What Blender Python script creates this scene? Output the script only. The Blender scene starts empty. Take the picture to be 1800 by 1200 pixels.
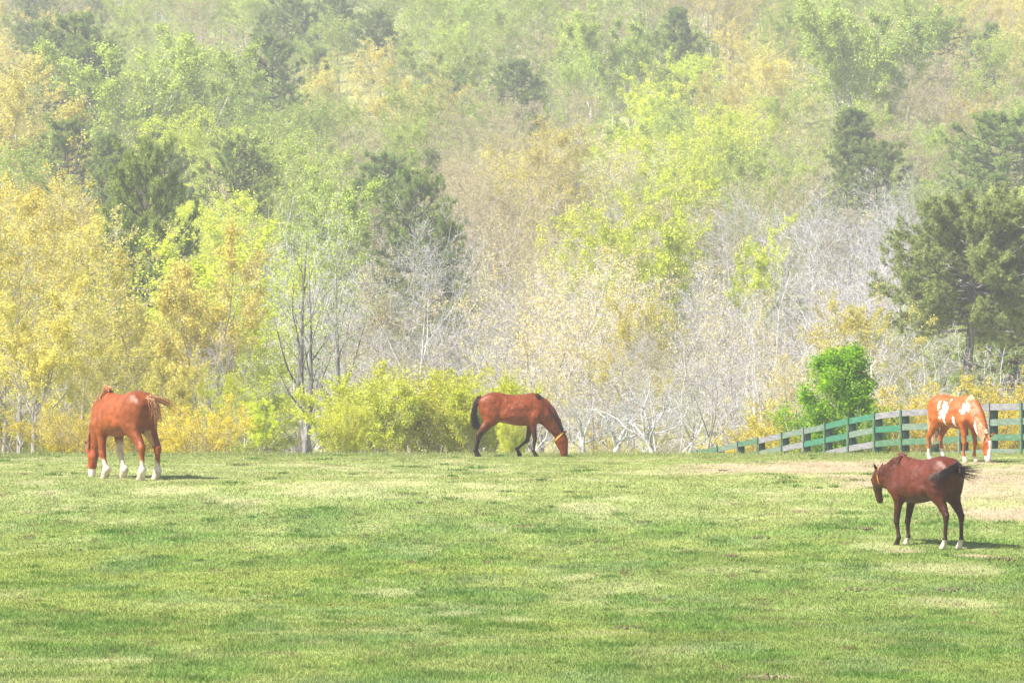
import bpy, math, random
import numpy as np
from mathutils import Vector, Matrix

# ------------------------------------------------------------------ camera, sky, sun, exposure
sc = bpy.context.scene
F = 7000.0                       # focal length in photo pixels (photo is 1800 wide)
cam_d = bpy.data.cameras.new('camera')
cam_d.sensor_width = 36.0
cam_d.lens = F / 1800 * 36.0
cam_d.clip_start = 0.5
cam_d.clip_end = 3000
cam = bpy.data.objects.new('camera', cam_d)
sc.collection.objects.link(cam)
cam.location = (0, 0, 0)
cam.rotation_euler = (math.radians(90) + math.atan(100 / F), 0, 0)
sc.camera = cam

SUN_EL, SUN_AZ = math.radians(50), math.atan2(-0.42, -0.91)      # direction towards the sun, angle from +X
sdir = Vector((math.cos(SUN_EL) * math.cos(SUN_AZ), math.cos(SUN_EL) * math.sin(SUN_AZ), math.sin(SUN_EL)))
world = bpy.data.worlds.new('World'); sc.world = world; world.use_nodes = True
wn = world.node_tree; wn.nodes.clear()
sky = wn.nodes.new('ShaderNodeTexSky'); sky.sky_type = 'NISHITA'; sky.sun_disc = False
sky.sun_elevation = SUN_EL; sky.sun_rotation = math.pi / 2 - SUN_AZ
sky.dust_density = 2.0; sky.air_density = 1.0
bg = wn.nodes.new('ShaderNodeBackground'); bg.inputs['Strength'].default_value = 0.085
wo = wn.nodes.new('ShaderNodeOutputWorld')
wn.links.new(sky.outputs[0], bg.inputs[0]); wn.links.new(bg.outputs[0], wo.inputs[0])
sun_d = bpy.data.lights.new('sun', 'SUN'); sun_d.energy = 5.0; sun_d.angle = math.radians(0.6)
sun_d.color = (1.0, 0.95, 0.86)
sun = bpy.data.objects.new('sun', sun_d); sc.collection.objects.link(sun)
sun.rotation_euler = sdir.to_track_quat('Z', 'Y').to_euler()
sc.view_settings.view_transform = 'Standard'
sc.view_settings.look = 'None'
sc.view_settings.exposure = 1.28
sc.view_settings.gamma = 1.0
sc.cycles.max_bounces = 6
sc.cycles.diffuse_bounces = 3
sc.cycles.transmission_bounces = 4
sc.cycles.volume_bounces = 0
sc.cycles.use_denoising = True
sc.cycles.caustics_reflective = False
sc.cycles.caustics_refractive = False

col = sc.collection
rnp = np.random.default_rng(7)

# ------------------------------------------------------------------ helpers
def srgb(r, g, b):
    return tuple(((c / 255) / 12.92 if c / 255 <= .04045 else ((c / 255 + .055) / 1.055) ** 2.4) for c in (r, g, b))

def tag(o, label=None, cat=None, group=None, kind=None):
    if label: o['label'] = label
    if cat: o['category'] = cat
    if group: o['group'] = group
    if kind: o['kind'] = kind
    return o

def make_mesh(name, V, faces, mats=(), smooth=False, attrs=None, slots=None):
    """faces: list of int arrays (n,k); slots: material slot of each array; attrs: name -> per-vertex values (n,) or (n,3)"""
    me = bpy.data.meshes.new(name)
    V = np.asarray(V, dtype=np.float32)
    faces = [np.asarray(f, dtype=np.int32) for f in faces]
    if slots is None: slots = [0] * len(faces)
    keep = [(f, s) for f, s in zip(faces, slots) if len(f)]
    me.vertices.add(len(V)); me.vertices.foreach_set('co', V.ravel())
    nl = sum(f.size for f, s in keep); npoly = sum(len(f) for f, s in keep)
    me.loops.add(nl); me.polygons.add(npoly)
    me.loops.foreach_set('vertex_index', np.concatenate([f.ravel() for f, s in keep]))
    tot = np.concatenate([np.full(len(f), f.shape[1], dtype=np.int32) for f, s in keep])
    st = np.concatenate([[0], np.cumsum(tot)[:-1]]).astype(np.int32)
    me.polygons.foreach_set('loop_start', st)
    me.polygons.foreach_set('loop_total', tot)
    me.polygons.foreach_set('material_index', np.concatenate([np.full(len(f), s, dtype=np.int32) for f, s in keep]))
    me.polygons.foreach_set('use_smooth', np.full(npoly, bool(smooth)))
    for m in mats: me.materials.append(m)
    for k, a in (attrs or {}).items():
        a = np.asarray(a, dtype=np.float32)
        if a.ndim == 1:
            at = me.attributes.new(k, 'FLOAT', 'POINT'); at.data.foreach_set('value', a)
        else:
            at = me.attributes.new(k, 'FLOAT_COLOR', 'POINT')
            at.data.foreach_set('color', np.hstack([a, np.ones((len(a), 1), np.float32)]).ravel())
    me.update(calc_edges=True)
    return me

def link(name, me, parent=None):
    o = bpy.data.objects.new(name, me); col.objects.link(o)
    if parent is not None: o.parent = parent
    return o

def empty(name, loc=(0, 0, 0), rz=0.0, s=1.0):
    o = bpy.data.objects.new(name, None); col.objects.link(o)
    o.location = loc; o.rotation_euler = (0, 0, rz); o.scale = (s, s, s)
    o.empty_display_size = .3
    return o

def copy_thing(root):
    r = root.copy(); col.objects.link(r)
    for ch in root.children:
        c = ch.copy(); col.objects.link(c); c.parent = r
    return r

def norm(a):
    return a / np.maximum(np.linalg.norm(a, axis=-1, keepdims=True), 1e-9)

def tubes(chains, sides=4, vbase=0):
    """chains: list of (points, radii). Connected rings -> V, quads"""
    P = np.array([p for c in chains for p in c[0]], dtype=np.float64)
    R = np.array([r for c in chains for r in c[1]], dtype=np.float64)
    ln = np.array([len(c[0]) for c in chains]); st = np.concatenate([[0], np.cumsum(ln)[:-1]])
    cid = np.repeat(np.arange(len(chains)), ln)
    first = np.zeros(len(P), bool); first[st] = True
    last = np.zeros(len(P), bool); last[st + ln - 1] = True
    T = np.zeros_like(P)
    nxt = np.where(last, np.arange(len(P)), np.arange(len(P)) + 1)
    prv = np.where(first, np.arange(len(P)), np.arange(len(P)) - 1)
    T = norm(P[nxt] - P[prv])
    ov = norm(P[st + ln - 1] - P[st])
    ax = np.zeros_like(ov); ax[np.arange(len(ov)), np.argmin(np.abs(ov), axis=1)] = 1
    U = norm(np.cross(T, ax[cid])); W = np.cross(T, U)
    a = np.arange(sides) / sides * 2 * np.pi
    V = P[:, None] + R[:, None, None] * (np.cos(a)[None, :, None] * U[:, None] + np.sin(a)[None, :, None] * W[:, None])
    i = np.nonzero(~last)[0]
    k = np.arange(sides); k2 = (k + 1) % sides
    q = np.stack([i[:, None] * sides + k, i[:, None] * sides + k2, (i[:, None] + 1) * sides + k2, (i[:, None] + 1) * sides + k], -1).reshape(-1, 4)
    return V.reshape(-1, 3), q + vbase

# value noise -----------------------------------------------------
_lat = np.random.default_rng(3).random((256, 256))
def vnoise(x, y, s):
    x = np.asarray(x) / s + 57.3; y = np.asarray(y) / s + 91.7
    xi = np.floor(x).astype(int); yi = np.floor(y).astype(int)
    fx = x - xi; fy = y - yi; fx = fx * fx * (3 - 2 * fx); fy = fy * fy * (3 - 2 * fy)
    g = lambda a, b: _lat[a % 256, b % 256]
    return (g(xi, yi) * (1 - fx) + g(xi + 1, yi) * fx) * (1 - fy) + (g(xi, yi + 1) * (1 - fx) + g(xi + 1, yi + 1) * fx) * fy
def fbm(x, y, s, o=4):
    v = 0; a = .5; t = 0
    for i in range(o):
        v = v + a * vnoise(x + i * 13.1, y - i * 7.7, s / 2 ** i); t += a; a *= .55
    return v / t
def sstep(a, b, x):
    t = np.clip((np.asarray(x, float) - a) / (b - a), 0, 1); return t * t * (3 - 2 * t)

# ------------------------------------------------------------------ terrain
_k = np.array([(-60, -2.6), (0, -2.7), (30, -3.0), (42, -3.0), (55, -2.88), (66, -2.46), (79, -1.62), (90, -1.42), (98, -1.38), (105, -1.5),
               (113.6, -1.72), (118, -2.0), (133, -3.1), (160, -6), (190, -8), (220, -6.5), (250, -3), (300, 6), (350, 16), (400, 26), (450, 36), (520, 49), (600, 60), (900, 75)])
_ty = np.arange(-60, 900, .5); _tz = np.interp(_ty, _k[:, 0], _k[:, 1])
_g = np.exp(-.5 * (np.arange(-12, 13) / 4.0) ** 2); _g /= _g.sum()
_tzs = np.convolve(np.pad(_tz, 12, 'edge'), _g, 'valid')
def gz(x, y):
    x = np.asarray(x, float); y = np.asarray(y, float)
    z = np.interp(y, _ty, _tzs)
    z = z + .05 * (fbm(x, y, 5.0, 3) - .5) * 2 * (1 - sstep(80, 90, y) * .8)
    h = sstep(190, 300, y)
    z = z + h * (2.2 * np.sin(x / 23.0 + 1.0) + 2.0 * np.sin(y / 31.0 + x / 40.0)) 
    return z
def G(x, y): return float(gz(x, y))
# photo pixel -> ground point on the pasture
_Ds = np.arange(38, 98, .1); _rows = 700 - np.interp(_Ds, _ty, _tzs) / _Ds * F
def ground_at(px, py):
    D = float(np.interp(-py, -_rows, _Ds)); return (px - 900) / F * D, D

# ------------------------------------------------------------------ materials
def new_mat(name):
    m = bpy.data.materials.new(name); m.use_nodes = True
    nt = m.node_tree; nt.nodes.clear()
    out = nt.nodes.new('ShaderNodeOutputMaterial')
    return m, nt, out
def N(nt, t, **kw):
    n = nt.nodes.new(t)
    for k, v in kw.items(): setattr(n, k, v)
    return n
def ramp(nt, stops):
    r = nt.nodes.new('ShaderNodeValToRGB'); e = r.color_ramp.elements
    while len(e) > 1: e.remove(e[-1])
    for i, (p, c) in enumerate(stops):
        el = e[0] if i == 0 else e.new(p)
        el.position = p; el.color = (*c, 1)
    return r

def leaf_mat(name, stops, trans=.4, rough=.5):
    m, nt, out = new_mat(name)
    at = N(nt, 'ShaderNodeAttribute', attribute_name='tint')
    oi = N(nt, 'ShaderNodeObjectInfo')
    r = ramp(nt, stops)
    nt.links.new(at.outputs['Fac'], r.inputs[0])
    hs = N(nt, 'ShaderNodeHueSaturation')
    mh = N(nt, 'ShaderNodeMapRange'); mh.inputs['To Min'].default_value = .493; mh.inputs['To Max'].default_value = .507
    nt.links.new(oi.outputs['Random'], mh.inputs['Value']); nt.links.new(mh.outputs[0], hs.inputs['Hue'])
    mu = N(nt, 'ShaderNodeMath', operation='MULTIPLY'); mu.inputs[1].default_value = 7.31
    fr = N(nt, 'ShaderNodeMath', operation='FRACT'); mv = N(nt, 'ShaderNodeMapRange')
    mv.inputs['To Min'].default_value = .85; mv.inputs['To Max'].default_value = 1.15
    nt.links.new(oi.outputs['Random'], mu.inputs[0]); nt.links.new(mu.outputs[0], fr.inputs[0])
    nt.links.new(fr.outputs[0], mv.inputs['Value']); nt.links.new(mv.outputs[0], hs.inputs['Value'])
    nt.links.new(r.outputs[0], hs.inputs['Color'])
    d = N(nt, 'ShaderNodeBsdfDiffuse'); t = N(nt, 'ShaderNodeBsdfTranslucent'); mx = N(nt, 'ShaderNodeMixShader')
    mx.inputs[0].default_value = trans
    nt.links.new(hs.outputs[0], d.inputs[0]); nt.links.new(hs.outputs[0], t.inputs[0])
    nt.links.new(d.outputs[0], mx.inputs[1]); nt.links.new(t.outputs[0], mx.inputs[2]); nt.links.new(mx.outputs[0], out.inputs[0])
    return m

def bark_mat(name, c1, c2, scale=3.0):
    m, nt, out = new_mat(name)
    tc = N(nt, 'ShaderNodeTexCoord'); mp = N(nt, 'ShaderNodeMapping'); mp.inputs['Scale'].default_value = (scale, scale, scale * .25)
    no = N(nt, 'ShaderNodeTexNoise'); no.inputs['Scale'].default_value = 2.5; no.inputs['Detail'].default_value = 5
    r = ramp(nt, [(.35, c1), (.65, c2)])
    b = N(nt, 'ShaderNodeBsdfDiffuse')
    bp = N(nt, 'ShaderNodeBump'); bp.inputs['Distance'].default_value = .03
    nt.links.new(tc.outputs['Object'], mp.inputs[0]); nt.links.new(mp.outputs[0], no.inputs[0]); nt.links.new(no.outputs[0], r.inputs[0])
    nt.links.new(no.outputs[0], bp.inputs['Height']); nt.links.new(bp.outputs[0], b.inputs['Normal'])
    nt.links.new(r.outputs[0], b.inputs[0]); nt.links.new(b.outputs[0], out.inputs[0])
    return m

MAT = {
 'lime':  leaf_mat('lime_leaves', [(0, (.17, .25, .05)), (.5, (.40, .50, .08)), (1, (.62, .72, .18))]),
 'vivid': leaf_mat('yellow_green_leaves', [(0, (.26, .32, .03)), (.5, (.58, .66, .05)), (1, (.80, .82, .12))]),
 'gold':  leaf_mat('golden_buds', [(0, (.30, .26, .05)), (.45, (.60, .52, .11)), (1, (.80, .72, .22))]),
 'peach': leaf_mat('peach_buds', [(0, (.40, .32, .11)), (.5, (.74, .62, .22)), (1, (.86, .78, .38))]),
 'tan':   leaf_mat('tan_buds', [(0, (.28, .23, .12)), (.5, (.45, .40, .20)), (1, (.62, .56, .30))]),
 'pine':  leaf_mat('pine_needles', [(0, (.12, .18, .04)), (.5, (.28, .38, .085)), (1, (.48, .56, .15))], .5),
 'pine2': leaf_mat('big_pine_needles', [(0, (.12, .16, .05)), (.5, (.30, .36, .12)), (.85, (.50, .56, .18)), (1, (.50, .40, .20))], .5),
 'shrub': leaf_mat('shrub_leaves', [(0, (.32, .34, .02)), (.5, (.56, .59, .06)), (1, (.76, .79, .15))]),
 'gshrub':leaf_mat('golden_shrub_leaves', [(0, (.38, .31, .02)), (.5, (.68, .56, .05)), (1, (.85, .74, .14))]),
 'green': leaf_mat('bright_green_leaves', [(0, (.06, .15, .002)), (.5, (.24, .46, .004)), (1, (.55, .74, .01))], .48),
 'bark_pale': bark_mat('pale_bark', (.42, .39, .37), (.70, .67, .64)),
 'bark_grey': bark_mat('grey_bark', (.20, .18, .17), (.42, .39, .37)),
 'bark_dark': bark_mat('dark_bark', (.06, .05, .05), (.15, .12, .11)),
 'twig_pale': bark_mat('pale_twigs', (.28, .265, .295), (.56, .535, .58)),
 'bark_tall': bark_mat('tall_bark', (.10, .09, .095), (.34, .32, .32)), 'twig_white': bark_mat('white_twigs', (.36, .35, .37), (.62, .60, .63)), 'bark_white': bark_mat('white_bark', (.26, .25, .26), (.68, .66, .66)),
 'twig_tan':  bark_mat('tan_twigs', (.30, .25, .20), (.48, .42, .36)),
 'twig_dark': bark_mat('dark_twigs', (.12, .10, .08), (.22, .18, .15)),
}

# ------------------------------------------------------------------ pasture colour map (real patches of turf, straw and bare earth)
def blob(x, y, px, py, rx, ry, jag=.6):
    """patch centred on the ground point seen at (px,py), radii in metres"""
    cx, cy = ground_at(px, py)
    d = np.sqrt(((x - cx) / rx) ** 2 + ((y - cy) / ry) ** 2) + (fbm(x, y * .6, .9, 4) - .5) * jag * 3.4
    return 1 - sstep(.35, 1.25, d)
STRAW = [(690, 1040, .55, .8), (795, 1076, .35, .5), (905, 1085, .45, .6), (560, 860, 1.4, 2.0), (840, 853, .9, 1.2), (700, 850, .9, 1.4), (1010, 890, .7, 1.0),
         (80, 865, .8, 1.0), (1560, 965, .8, 1.4), (1430, 893, 1.0, 1.3), (1630, 1000, 1.2, 1.5), (1220, 828, 2.2, 1.6), (1010, 1015, .4, .7),
         (75, 845, .5, 1.5), (1690, 1060, .8, 1.0), (400, 880, .8, 1.3), (1290, 880, .8, 1.0), (1740, 880, 1.6, 4), (300, 860, .9, 1.0)]
DIRT = [(1640, 845, 2.8, 5.5), (1790, 840, 2.4, 9), (1400, 822, 3.0, 2.8), (1500, 815, 2.6, 2.8), (1300, 818, 1.6, 1.5), (1750, 905, .9, 1.6), (1600, 968, .5, .6), (1345, 1190, .35, .35), (1700, 975, .5, .45)]
LUSH = [(480, 1140, .8, 1.0), (850, 930, 1.6, 2.4), (780, 1040, .9, .9), (650, 870, .9, 1.6), (710, 1095, .5, .5), (1085, 1170, .45, .6), (1180, 930, 1.0, 2.0), (1440, 962, .9, 1.2),
        (80, 1010, .8, .9), (690, 970, 1.6, 2.5), (150, 1100, 1.2, 1.0), (1240, 1100, 1.0, 1.0), (900, 1100, 1.4, 1.0), (540, 905, .9, 1.8), (1560, 1185, .6, .6), (330, 990, 1.2, 1.4),
        (1650, 1100, .8, .7), (1000, 940, 1.2, 2.0), (1340, 1030, .9, 1.0), (250, 945, 1.3, 1.6), (770, 1185, .6, .7), (400, 800 + 90, .5, .8), (1500, 920, .8, 1.2)]
C_BASE = np.array([.19, .252, .068]); C_DRY = np.array([.32, .35, .14]); C_STRAW = np.array([.44, .37, .24]); C_DIRT = np.array([.39, .30, .21])
C_LUSH = np.array([.095, .215, .035]); C_YG = np.array([.235, .28, .065]); C_BLUE = np.array([.15, .23, .09]); C_BROWN = np.array([.17, .11, .065])
def turf(x, y):
    n1 = fbm(x, y, 3.2, 4); n2 = fbm(x + 31, y * .5, 1.0, 5); n3 = fbm(x - 77, y * .6 + 11, .22, 3) * .6 + fbm(x - 7, y * .4 + 11, .6, 3) * .4; n4 = fbm(x + 200, y, 6.0, 3)
    up = sstep(62, 82, y)                                             # short cropped, drier turf on the crown of the rise
    c = C_BASE[None] * np.ones((len(x), 1))
    mix = lambda c, d, w: c * (1 - w[:, None]) + d * w[:, None]
    c = mix(c, C_YG, sstep(.42, .62, n4) * .7)
    c = mix(c, C_DRY, np.clip(up * .62 + sstep(.5, .7, n1) * .38, 0, 1))
    lush = np.clip(sstep(.53, .66, n2) * (.5 - .4 * up), 0, 1)
    for b in LUSH: lush = np.maximum(lush, blob(x, y, *b) * (.6 if b[1] > 900 else .35))
    c = mix(c, C_LUSH, lush * .85)
    c = mix(c, C_BLUE, sstep(.55, .7, fbm(x * 1.3 + 9, y, 1.8, 3)) * .45 * (1 - up))
    straw = sstep(.60, .74, fbm(x + 55, y * .7 + 5, 1.1, 4)) * (.35 + .2 * up)
    for b in STRAW: straw = np.maximum(straw, blob(x, y, *b) * .6)
    c = mix(c, C_STRAW, straw * .55)
    dirt = np.zeros(len(x))
    for b in DIRT: dirt = np.maximum(dirt, blob(x, y, *b, .45) * .85)
    c = mix(c, C_DIRT, dirt)
    spot = sstep(.72, .80, fbm(x - 15, y * .5 + 70, .3, 3)) * .5
    c = mix(c, C_BROWN, spot)
    c = c * (.62 + .76 * n3)[:, None]
    return c, lush, np.maximum(straw, dirt)

xs = np.unique(np.concatenate([np.arange(-150, -17, 7.0), np.arange(-17, 17, .16), np.arange(17, 151, 7.0)]))
ys = np.unique(np.concatenate([np.arange(-40, 36, 3.0), np.arange(36, 112, .22), np.arange(112, 141, 1.5), [140.0]]))
X, Y = np.meshgrid(xs, ys); xf, yf = X.ravel(), Y.ravel()
V = np.stack([xf, yf, gz(xf, yf) + .012 * (fbm(xf, yf, .45, 2) - .5)], -1)
def grid_faces(nx, ny):
    i = (np.arange(ny - 1)[:, None] * nx + np.arange(nx - 1)[None]).ravel()
    return np.stack([i, i + 1, i + nx + 1, i + nx], -1)
tc_, _, _ = turf(xf, yf)
m, nt, out = new_mat('turf')
at = N(nt, 'ShaderNodeAttribute', attribute_name='turf')
tco = N(nt, 'ShaderNodeTexCoord')
no = N(nt, 'ShaderNodeTexNoise'); no.inputs['Scale'].default_value = 22; no.inputs['Detail'].default_value = 6
nt.links.new(tco.outputs['Object'], no.inputs[0])
mr = N(nt, 'ShaderNodeMapRange'); mr.inputs['From Min'].default_value = .3; mr.inputs['From Max'].default_value = .7
mr.inputs['To Min'].default_value = .62; mr.inputs['To Max'].default_value = 1.25
nt.links.new(no.outputs[0], mr.inputs[0])
ml = N(nt, 'ShaderNodeVectorMath', operation='MULTIPLY')
nt.links.new(at.outputs['Color'], ml.inputs[0]); nt.links.new(mr.outputs[0], ml.inputs[1])
bs = N(nt, 'ShaderNodeBsdfDiffuse'); bp = N(nt, 'ShaderNodeBump'); bp.inputs['Distance'].default_value = .02
nt.links.new(no.outputs[0], bp.inputs['Height']); nt.links.new(bp.outputs[0], bs.inputs['Normal'])
nt.links.new(ml.outputs[0], bs.inputs[0]); nt.links.new(bs.outputs[0], out.inputs[0])
past = link('pasture', make_mesh('pasture', V, [grid_faces(len(xs), len(ys))], [m], True, {'turf': tc_}))
tag(past, 'gently rolling pasture turf with green, straw and bare patches', None, None, 'structure')

# grass blades
def blades(n, x0fun, ylo, yhi, seed):
    r = np.random.default_rng(seed)
    u = r.random(n); y = ylo * (yhi / ylo) ** u                       # density falls with distance
    hw = y * (900 / F) + 2.5
    x = (r.random(n) * 2 - 1) * hw
    c, lush, dry = turf(x, y)
    keep = r.random(n) > dry * .7
    x, y, c, lush, dry = x[keep], y[keep], c[keep], lush[keep], dry[keep]; n = len(x)
    h = (.016 + .022 * r.random(n)) * (1 + .6 * lush) * (1 - .35 * sstep(70, 88, y)) * (1 - .3 * dry)
    h *= 1 + 1.2 * (r.random(n) > .985)
    w = (.004 + .007 * r.random(n)) * (y / 60)
    a = r.random(n) * 2 * np.pi
    ux, uy = np.cos(a) * w, np.sin(a) * w
    la = r.random(n) * 2 * np.pi; le = h * (.25 + .7 * r.random(n))
    z = gz(x, y)
    p0 = np.stack([x - ux, y - uy, z - .004], -1); p1 = np.stack([x + ux, y + uy, z - .004], -1)
    p2 = np.stack([x + np.cos(la) * le, y + np.sin(la) * le, z + h], -1)
    V = np.stack([p0, p1, p2], 1).reshape(-1, 3)
    k = r.random(n)
    c = c * (.72 + .62 * k)[:, None]
    st = (r.random(n) < .10 + .25 * dry)
    c[st] = c[st] * .35 + C_DRY * .75
    C = np.repeat(c, 3, axis=0)
    return V, np.arange(3 * n).reshape(-1, 3), C
def clumps(seed):
    r = np.random.default_rng(seed); n = 1500
    y = 38 * (97 / 38) ** r.random(n); x = (r.random(n) * 2 - 1) * (y * 900 / F + 2)
    c, lush, dry = turf(x, y)
    k = (r.random(n) < .25 + .9 * lush) & (dry < .4); x, y, c = x[k], y[k], c[k]
    s = r.uniform(.03, .16, len(x)); m = (30 + 500 * s).astype(int)
    i = np.repeat(np.arange(len(x)), m); N_ = len(i)
    px = x[i] + r.normal(0, 1, N_) * s[i]; py = y[i] + r.normal(0, 1, N_) * s[i] * 1.3
    h = (.03 + .05 * r.random(N_)) * (.6 + 2.5 * s[i]); w = (.004 + .006 * r.random(N_)) * (py / 60)
    a = r.random(N_) * 6.28; la = r.random(N_) * 6.28; le = h * (.3 + .8 * r.random(N_)); z = gz(px, py)
    p0 = np.stack([px - np.cos(a) * w, py - np.sin(a) * w, z - .004], -1); p1 = np.stack([px + np.cos(a) * w, py + np.sin(a) * w, z - .004], -1)
    p2 = np.stack([px + np.cos(la) * le, py + np.sin(la) * le, z + h], -1)
    kind = r.random(len(x))[i][:, None]
    C = np.where(kind < .6, C_LUSH * .85, np.where(kind < .85, c[i] * .8, C_DRY * .9)) * (.65 + .6 * r.random(N_))[:, None]
    return np.stack([p0, p1, p2], 1).reshape(-1, 3), np.repeat(C, 3, axis=0)
def crest_grass(n, seed):
    r = np.random.default_rng(seed); y = r.uniform(96, 108, n); x = (r.random(n) * 2 - 1) * 17
    k = r.random(n) < sstep(.35, .65, fbm(x, y, .5, 3)) + .1; x, y = x[k], y[k]; n = len(x)
    h = (.03 + .09 * r.random(n) ** 2) * (.5 + fbm(x, y, 1.5, 2)); w = .006 + .006 * r.random(n); a = r.random(n) * 6.28; la = r.random(n) * 6.28; le = h * .5 * r.random(n); z = gz(x, y)
    c, _, _ = turf(x, y); c = c * (.7 + .6 * r.random(n))[:, None]
    V = np.stack([np.stack([x - np.cos(a) * w, y - np.sin(a) * w, z - .004], -1), np.stack([x + np.cos(a) * w, y + np.sin(a) * w, z - .004], -1), np.stack([x + np.cos(la) * le, y + np.sin(la) * le, z + h], -1)], 1).reshape(-1, 3)
    return V, np.repeat(c, 3, axis=0)
gm, nt, out = new_mat('grass_blades')
at = N(nt, 'ShaderNodeAttribute', attribute_name='turf')
d = N(nt, 'ShaderNodeBsdfDiffuse'); t = N(nt, 'ShaderNodeBsdfTranslucent'); mx = N(nt, 'ShaderNodeMixShader'); mx.inputs[0].default_value = .35
nt.links.new(at.outputs['Color'], d.inputs[0]); nt.links.new(at.outputs['Color'], t.inputs[0])
nt.links.new(d.outputs[0], mx.inputs[1]); nt.links.new(t.outputs[0], mx.inputs[2]); nt.links.new(mx.outputs[0], out.inputs[0])
Vb, Fb, Cb = blades(1000000, None, 38, 104, 11)
Vc, Cc = clumps(12); Ve, Ce = crest_grass(60000, 13)
Vb = np.vstack([Vb, Vc, Ve]); Cb = np.vstack([Cb, Cc, Ce]); Fb = np.arange(len(Vb)).reshape(-1, 3)
gr = link('grass', make_mesh('grass', Vb, [Fb], [gm], False, {'turf': Cb}))
tag(gr, 'short grazed grass with taller dark green clumps', 'grass', None, 'stuff')

# hillside sheet
xs = np.arange(-170, 171, 4.0); ys = np.unique(np.concatenate([np.arange(140, 460, 3.0), np.arange(460, 900, 12.0)]))
X, Y = np.meshgrid(xs, ys); xf, yf = X.ravel(), Y.ravel()
V = np.stack([xf, yf, gz(xf, yf) + (yf > 141) * (fbm(xf, yf, 9, 3) - .5) * .8], -1)
m, nt, out = new_mat('leaf_litter')
tco = N(nt, 'ShaderNodeTexCoord'); no = N(nt, 'ShaderNodeTexNoise'); no.inputs['Scale'].default_value = .9; no.inputs['Detail'].default_value = 8; no.inputs['Roughness'].default_value = .7
r = ramp(nt, [(.3, (.14, .13, .05)), (.45, (.28, .28, .12)), (.58, (.28, .32, .10)), (.72, (.40, .38, .24))])
nt.links.new(tco.outputs['Object'], no.inputs[0]); nt.links.new(no.outputs[0], r.inputs[0])
bs = N(nt, 'ShaderNodeBsdfDiffuse'); nt.links.new(r.outputs[0], bs.inputs[0]); nt.links.new(bs.outputs[0], out.inputs[0])
hill = link('hillside', make_mesh('hillside', V, [grid_faces(len(xs), len(ys))], [m], True))
tag(hill, 'wooded hillside rising beyond the pasture, covered in leaf litter', None, None, 'structure')

# ------------------------------------------------------------------ trees
def rv(r):
    return Vector((r.gauss(0, 1), r.gauss(0, 1), r.gauss(0, 1)))
def tilt(d, ang, az):
    a = d.orthogonal().normalized(); b = d.cross(a)
    return (d * math.cos(ang) + (a * math.cos(az) + b * math.sin(az)) * math.sin(ang)).normalized()

def grow(r, p, d, L, rad, lev, spec, out_chains, twigs, bare_from=None):
    S = spec[lev]
    n = S.get('n', 4)
    pts, rr = [p.copy()], [rad]
    dirs = [d.copy()]
    q = p.copy(); dd = d.copy()
    for i in range(n):
        dd = (dd + rv(r) * S['wob'] + Vector((0, 0, S['up']))).normalized()
        q = q + dd * (L / n)
        pts.append(q.copy()); rr.append(max(rad * (1 - S.get('taper', .8) * (i + 1) / n), .006)); dirs.append(dd.copy())
    out_chains[lev].append((pts, rr))
    if lev >= spec['leaf_from']: twigs.append(pts)
    if lev + 1 < spec['levels']:
        k = S['kids']; az = r.random() * 6.28
        for j in range(k):
            t = S['t0'] + (1 - S['t0']) * ((j + r.random() * .9) / k)
            f = t * n; i = min(int(f), n - 1); w = f - i
            pp = pts[i].lerp(pts[i + 1], w)
            az += 2.4 + r.uniform(-.4, .4)
            prof = S['prof'](t)
            cl = S['len'] * L * prof * r.uniform(.7, 1.2)
            ang = S['ang'](t) + r.uniform(-.15, .15)
            cd = tilt(dirs[i], ang, az)
            grow(r, pp, cd, cl, max((rr[i] * (1 - w) + rr[i + 1] * w) * S.get('rr', .55), .006), lev + 1, spec, out_chains, twigs)

def leaves_on(twigs, n, size, spread, rng, aspect=.6):
    n = int(n * 1.25); size = size * .9
    P0 = np.array([t[i] for t in twigs for i in range(len(t) - 1)]); P1 = np.array([t[i + 1] for t in twigs for i in range(len(t) - 1)])
    # clumps: leaf numbers vary from twig to twig
    M = (P0 + P1) / 2; f = rng.random(9) * 6.28; kx = 1.7
    gn = np.sin(kx * M[:, 0] + f[0] + np.sin(M[:, 2] * 1.3 + f[3])) * np.sin(kx * M[:, 1] + f[1] + np.sin(M[:, 0] * 1.1 + f[4])) * np.sin(kx * 1.1 * M[:, 2] + f[2] + np.sin(M[:, 1] * 1.2 + f[5]))
    w = (rng.random(len(P0)) ** 1.6 + .03) * (.22 + sstep(-.25, .35, gn) * 1.2); w /= w.sum()
    k = rng.choice(len(P0), n, p=w); u = rng.random((n, 1))
    c = P0[k] * (1 - u) + P1[k] * u + rng.normal(0, spread, (n, 3))
    a = norm(rng.normal(0, 1, (n, 3))); b = norm(np.cross(a, rng.normal(0, 1, (n, 3))))
    s = size * (.6 + .8 * rng.random((n, 1)))
    V = np.stack([c - a * s, c - b * s * aspect, c + a * s, c + b * s * aspect], 1).reshape(-1, 3)
    cl = rng.random(len(P0))[k]
    tint = np.clip(rng.normal(.5, .13, n) + (cl - .5) * .4, 0, 1)
    return V, np.arange(4 * n).reshape(-1, 4), np.repeat(tint, 4)

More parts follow.
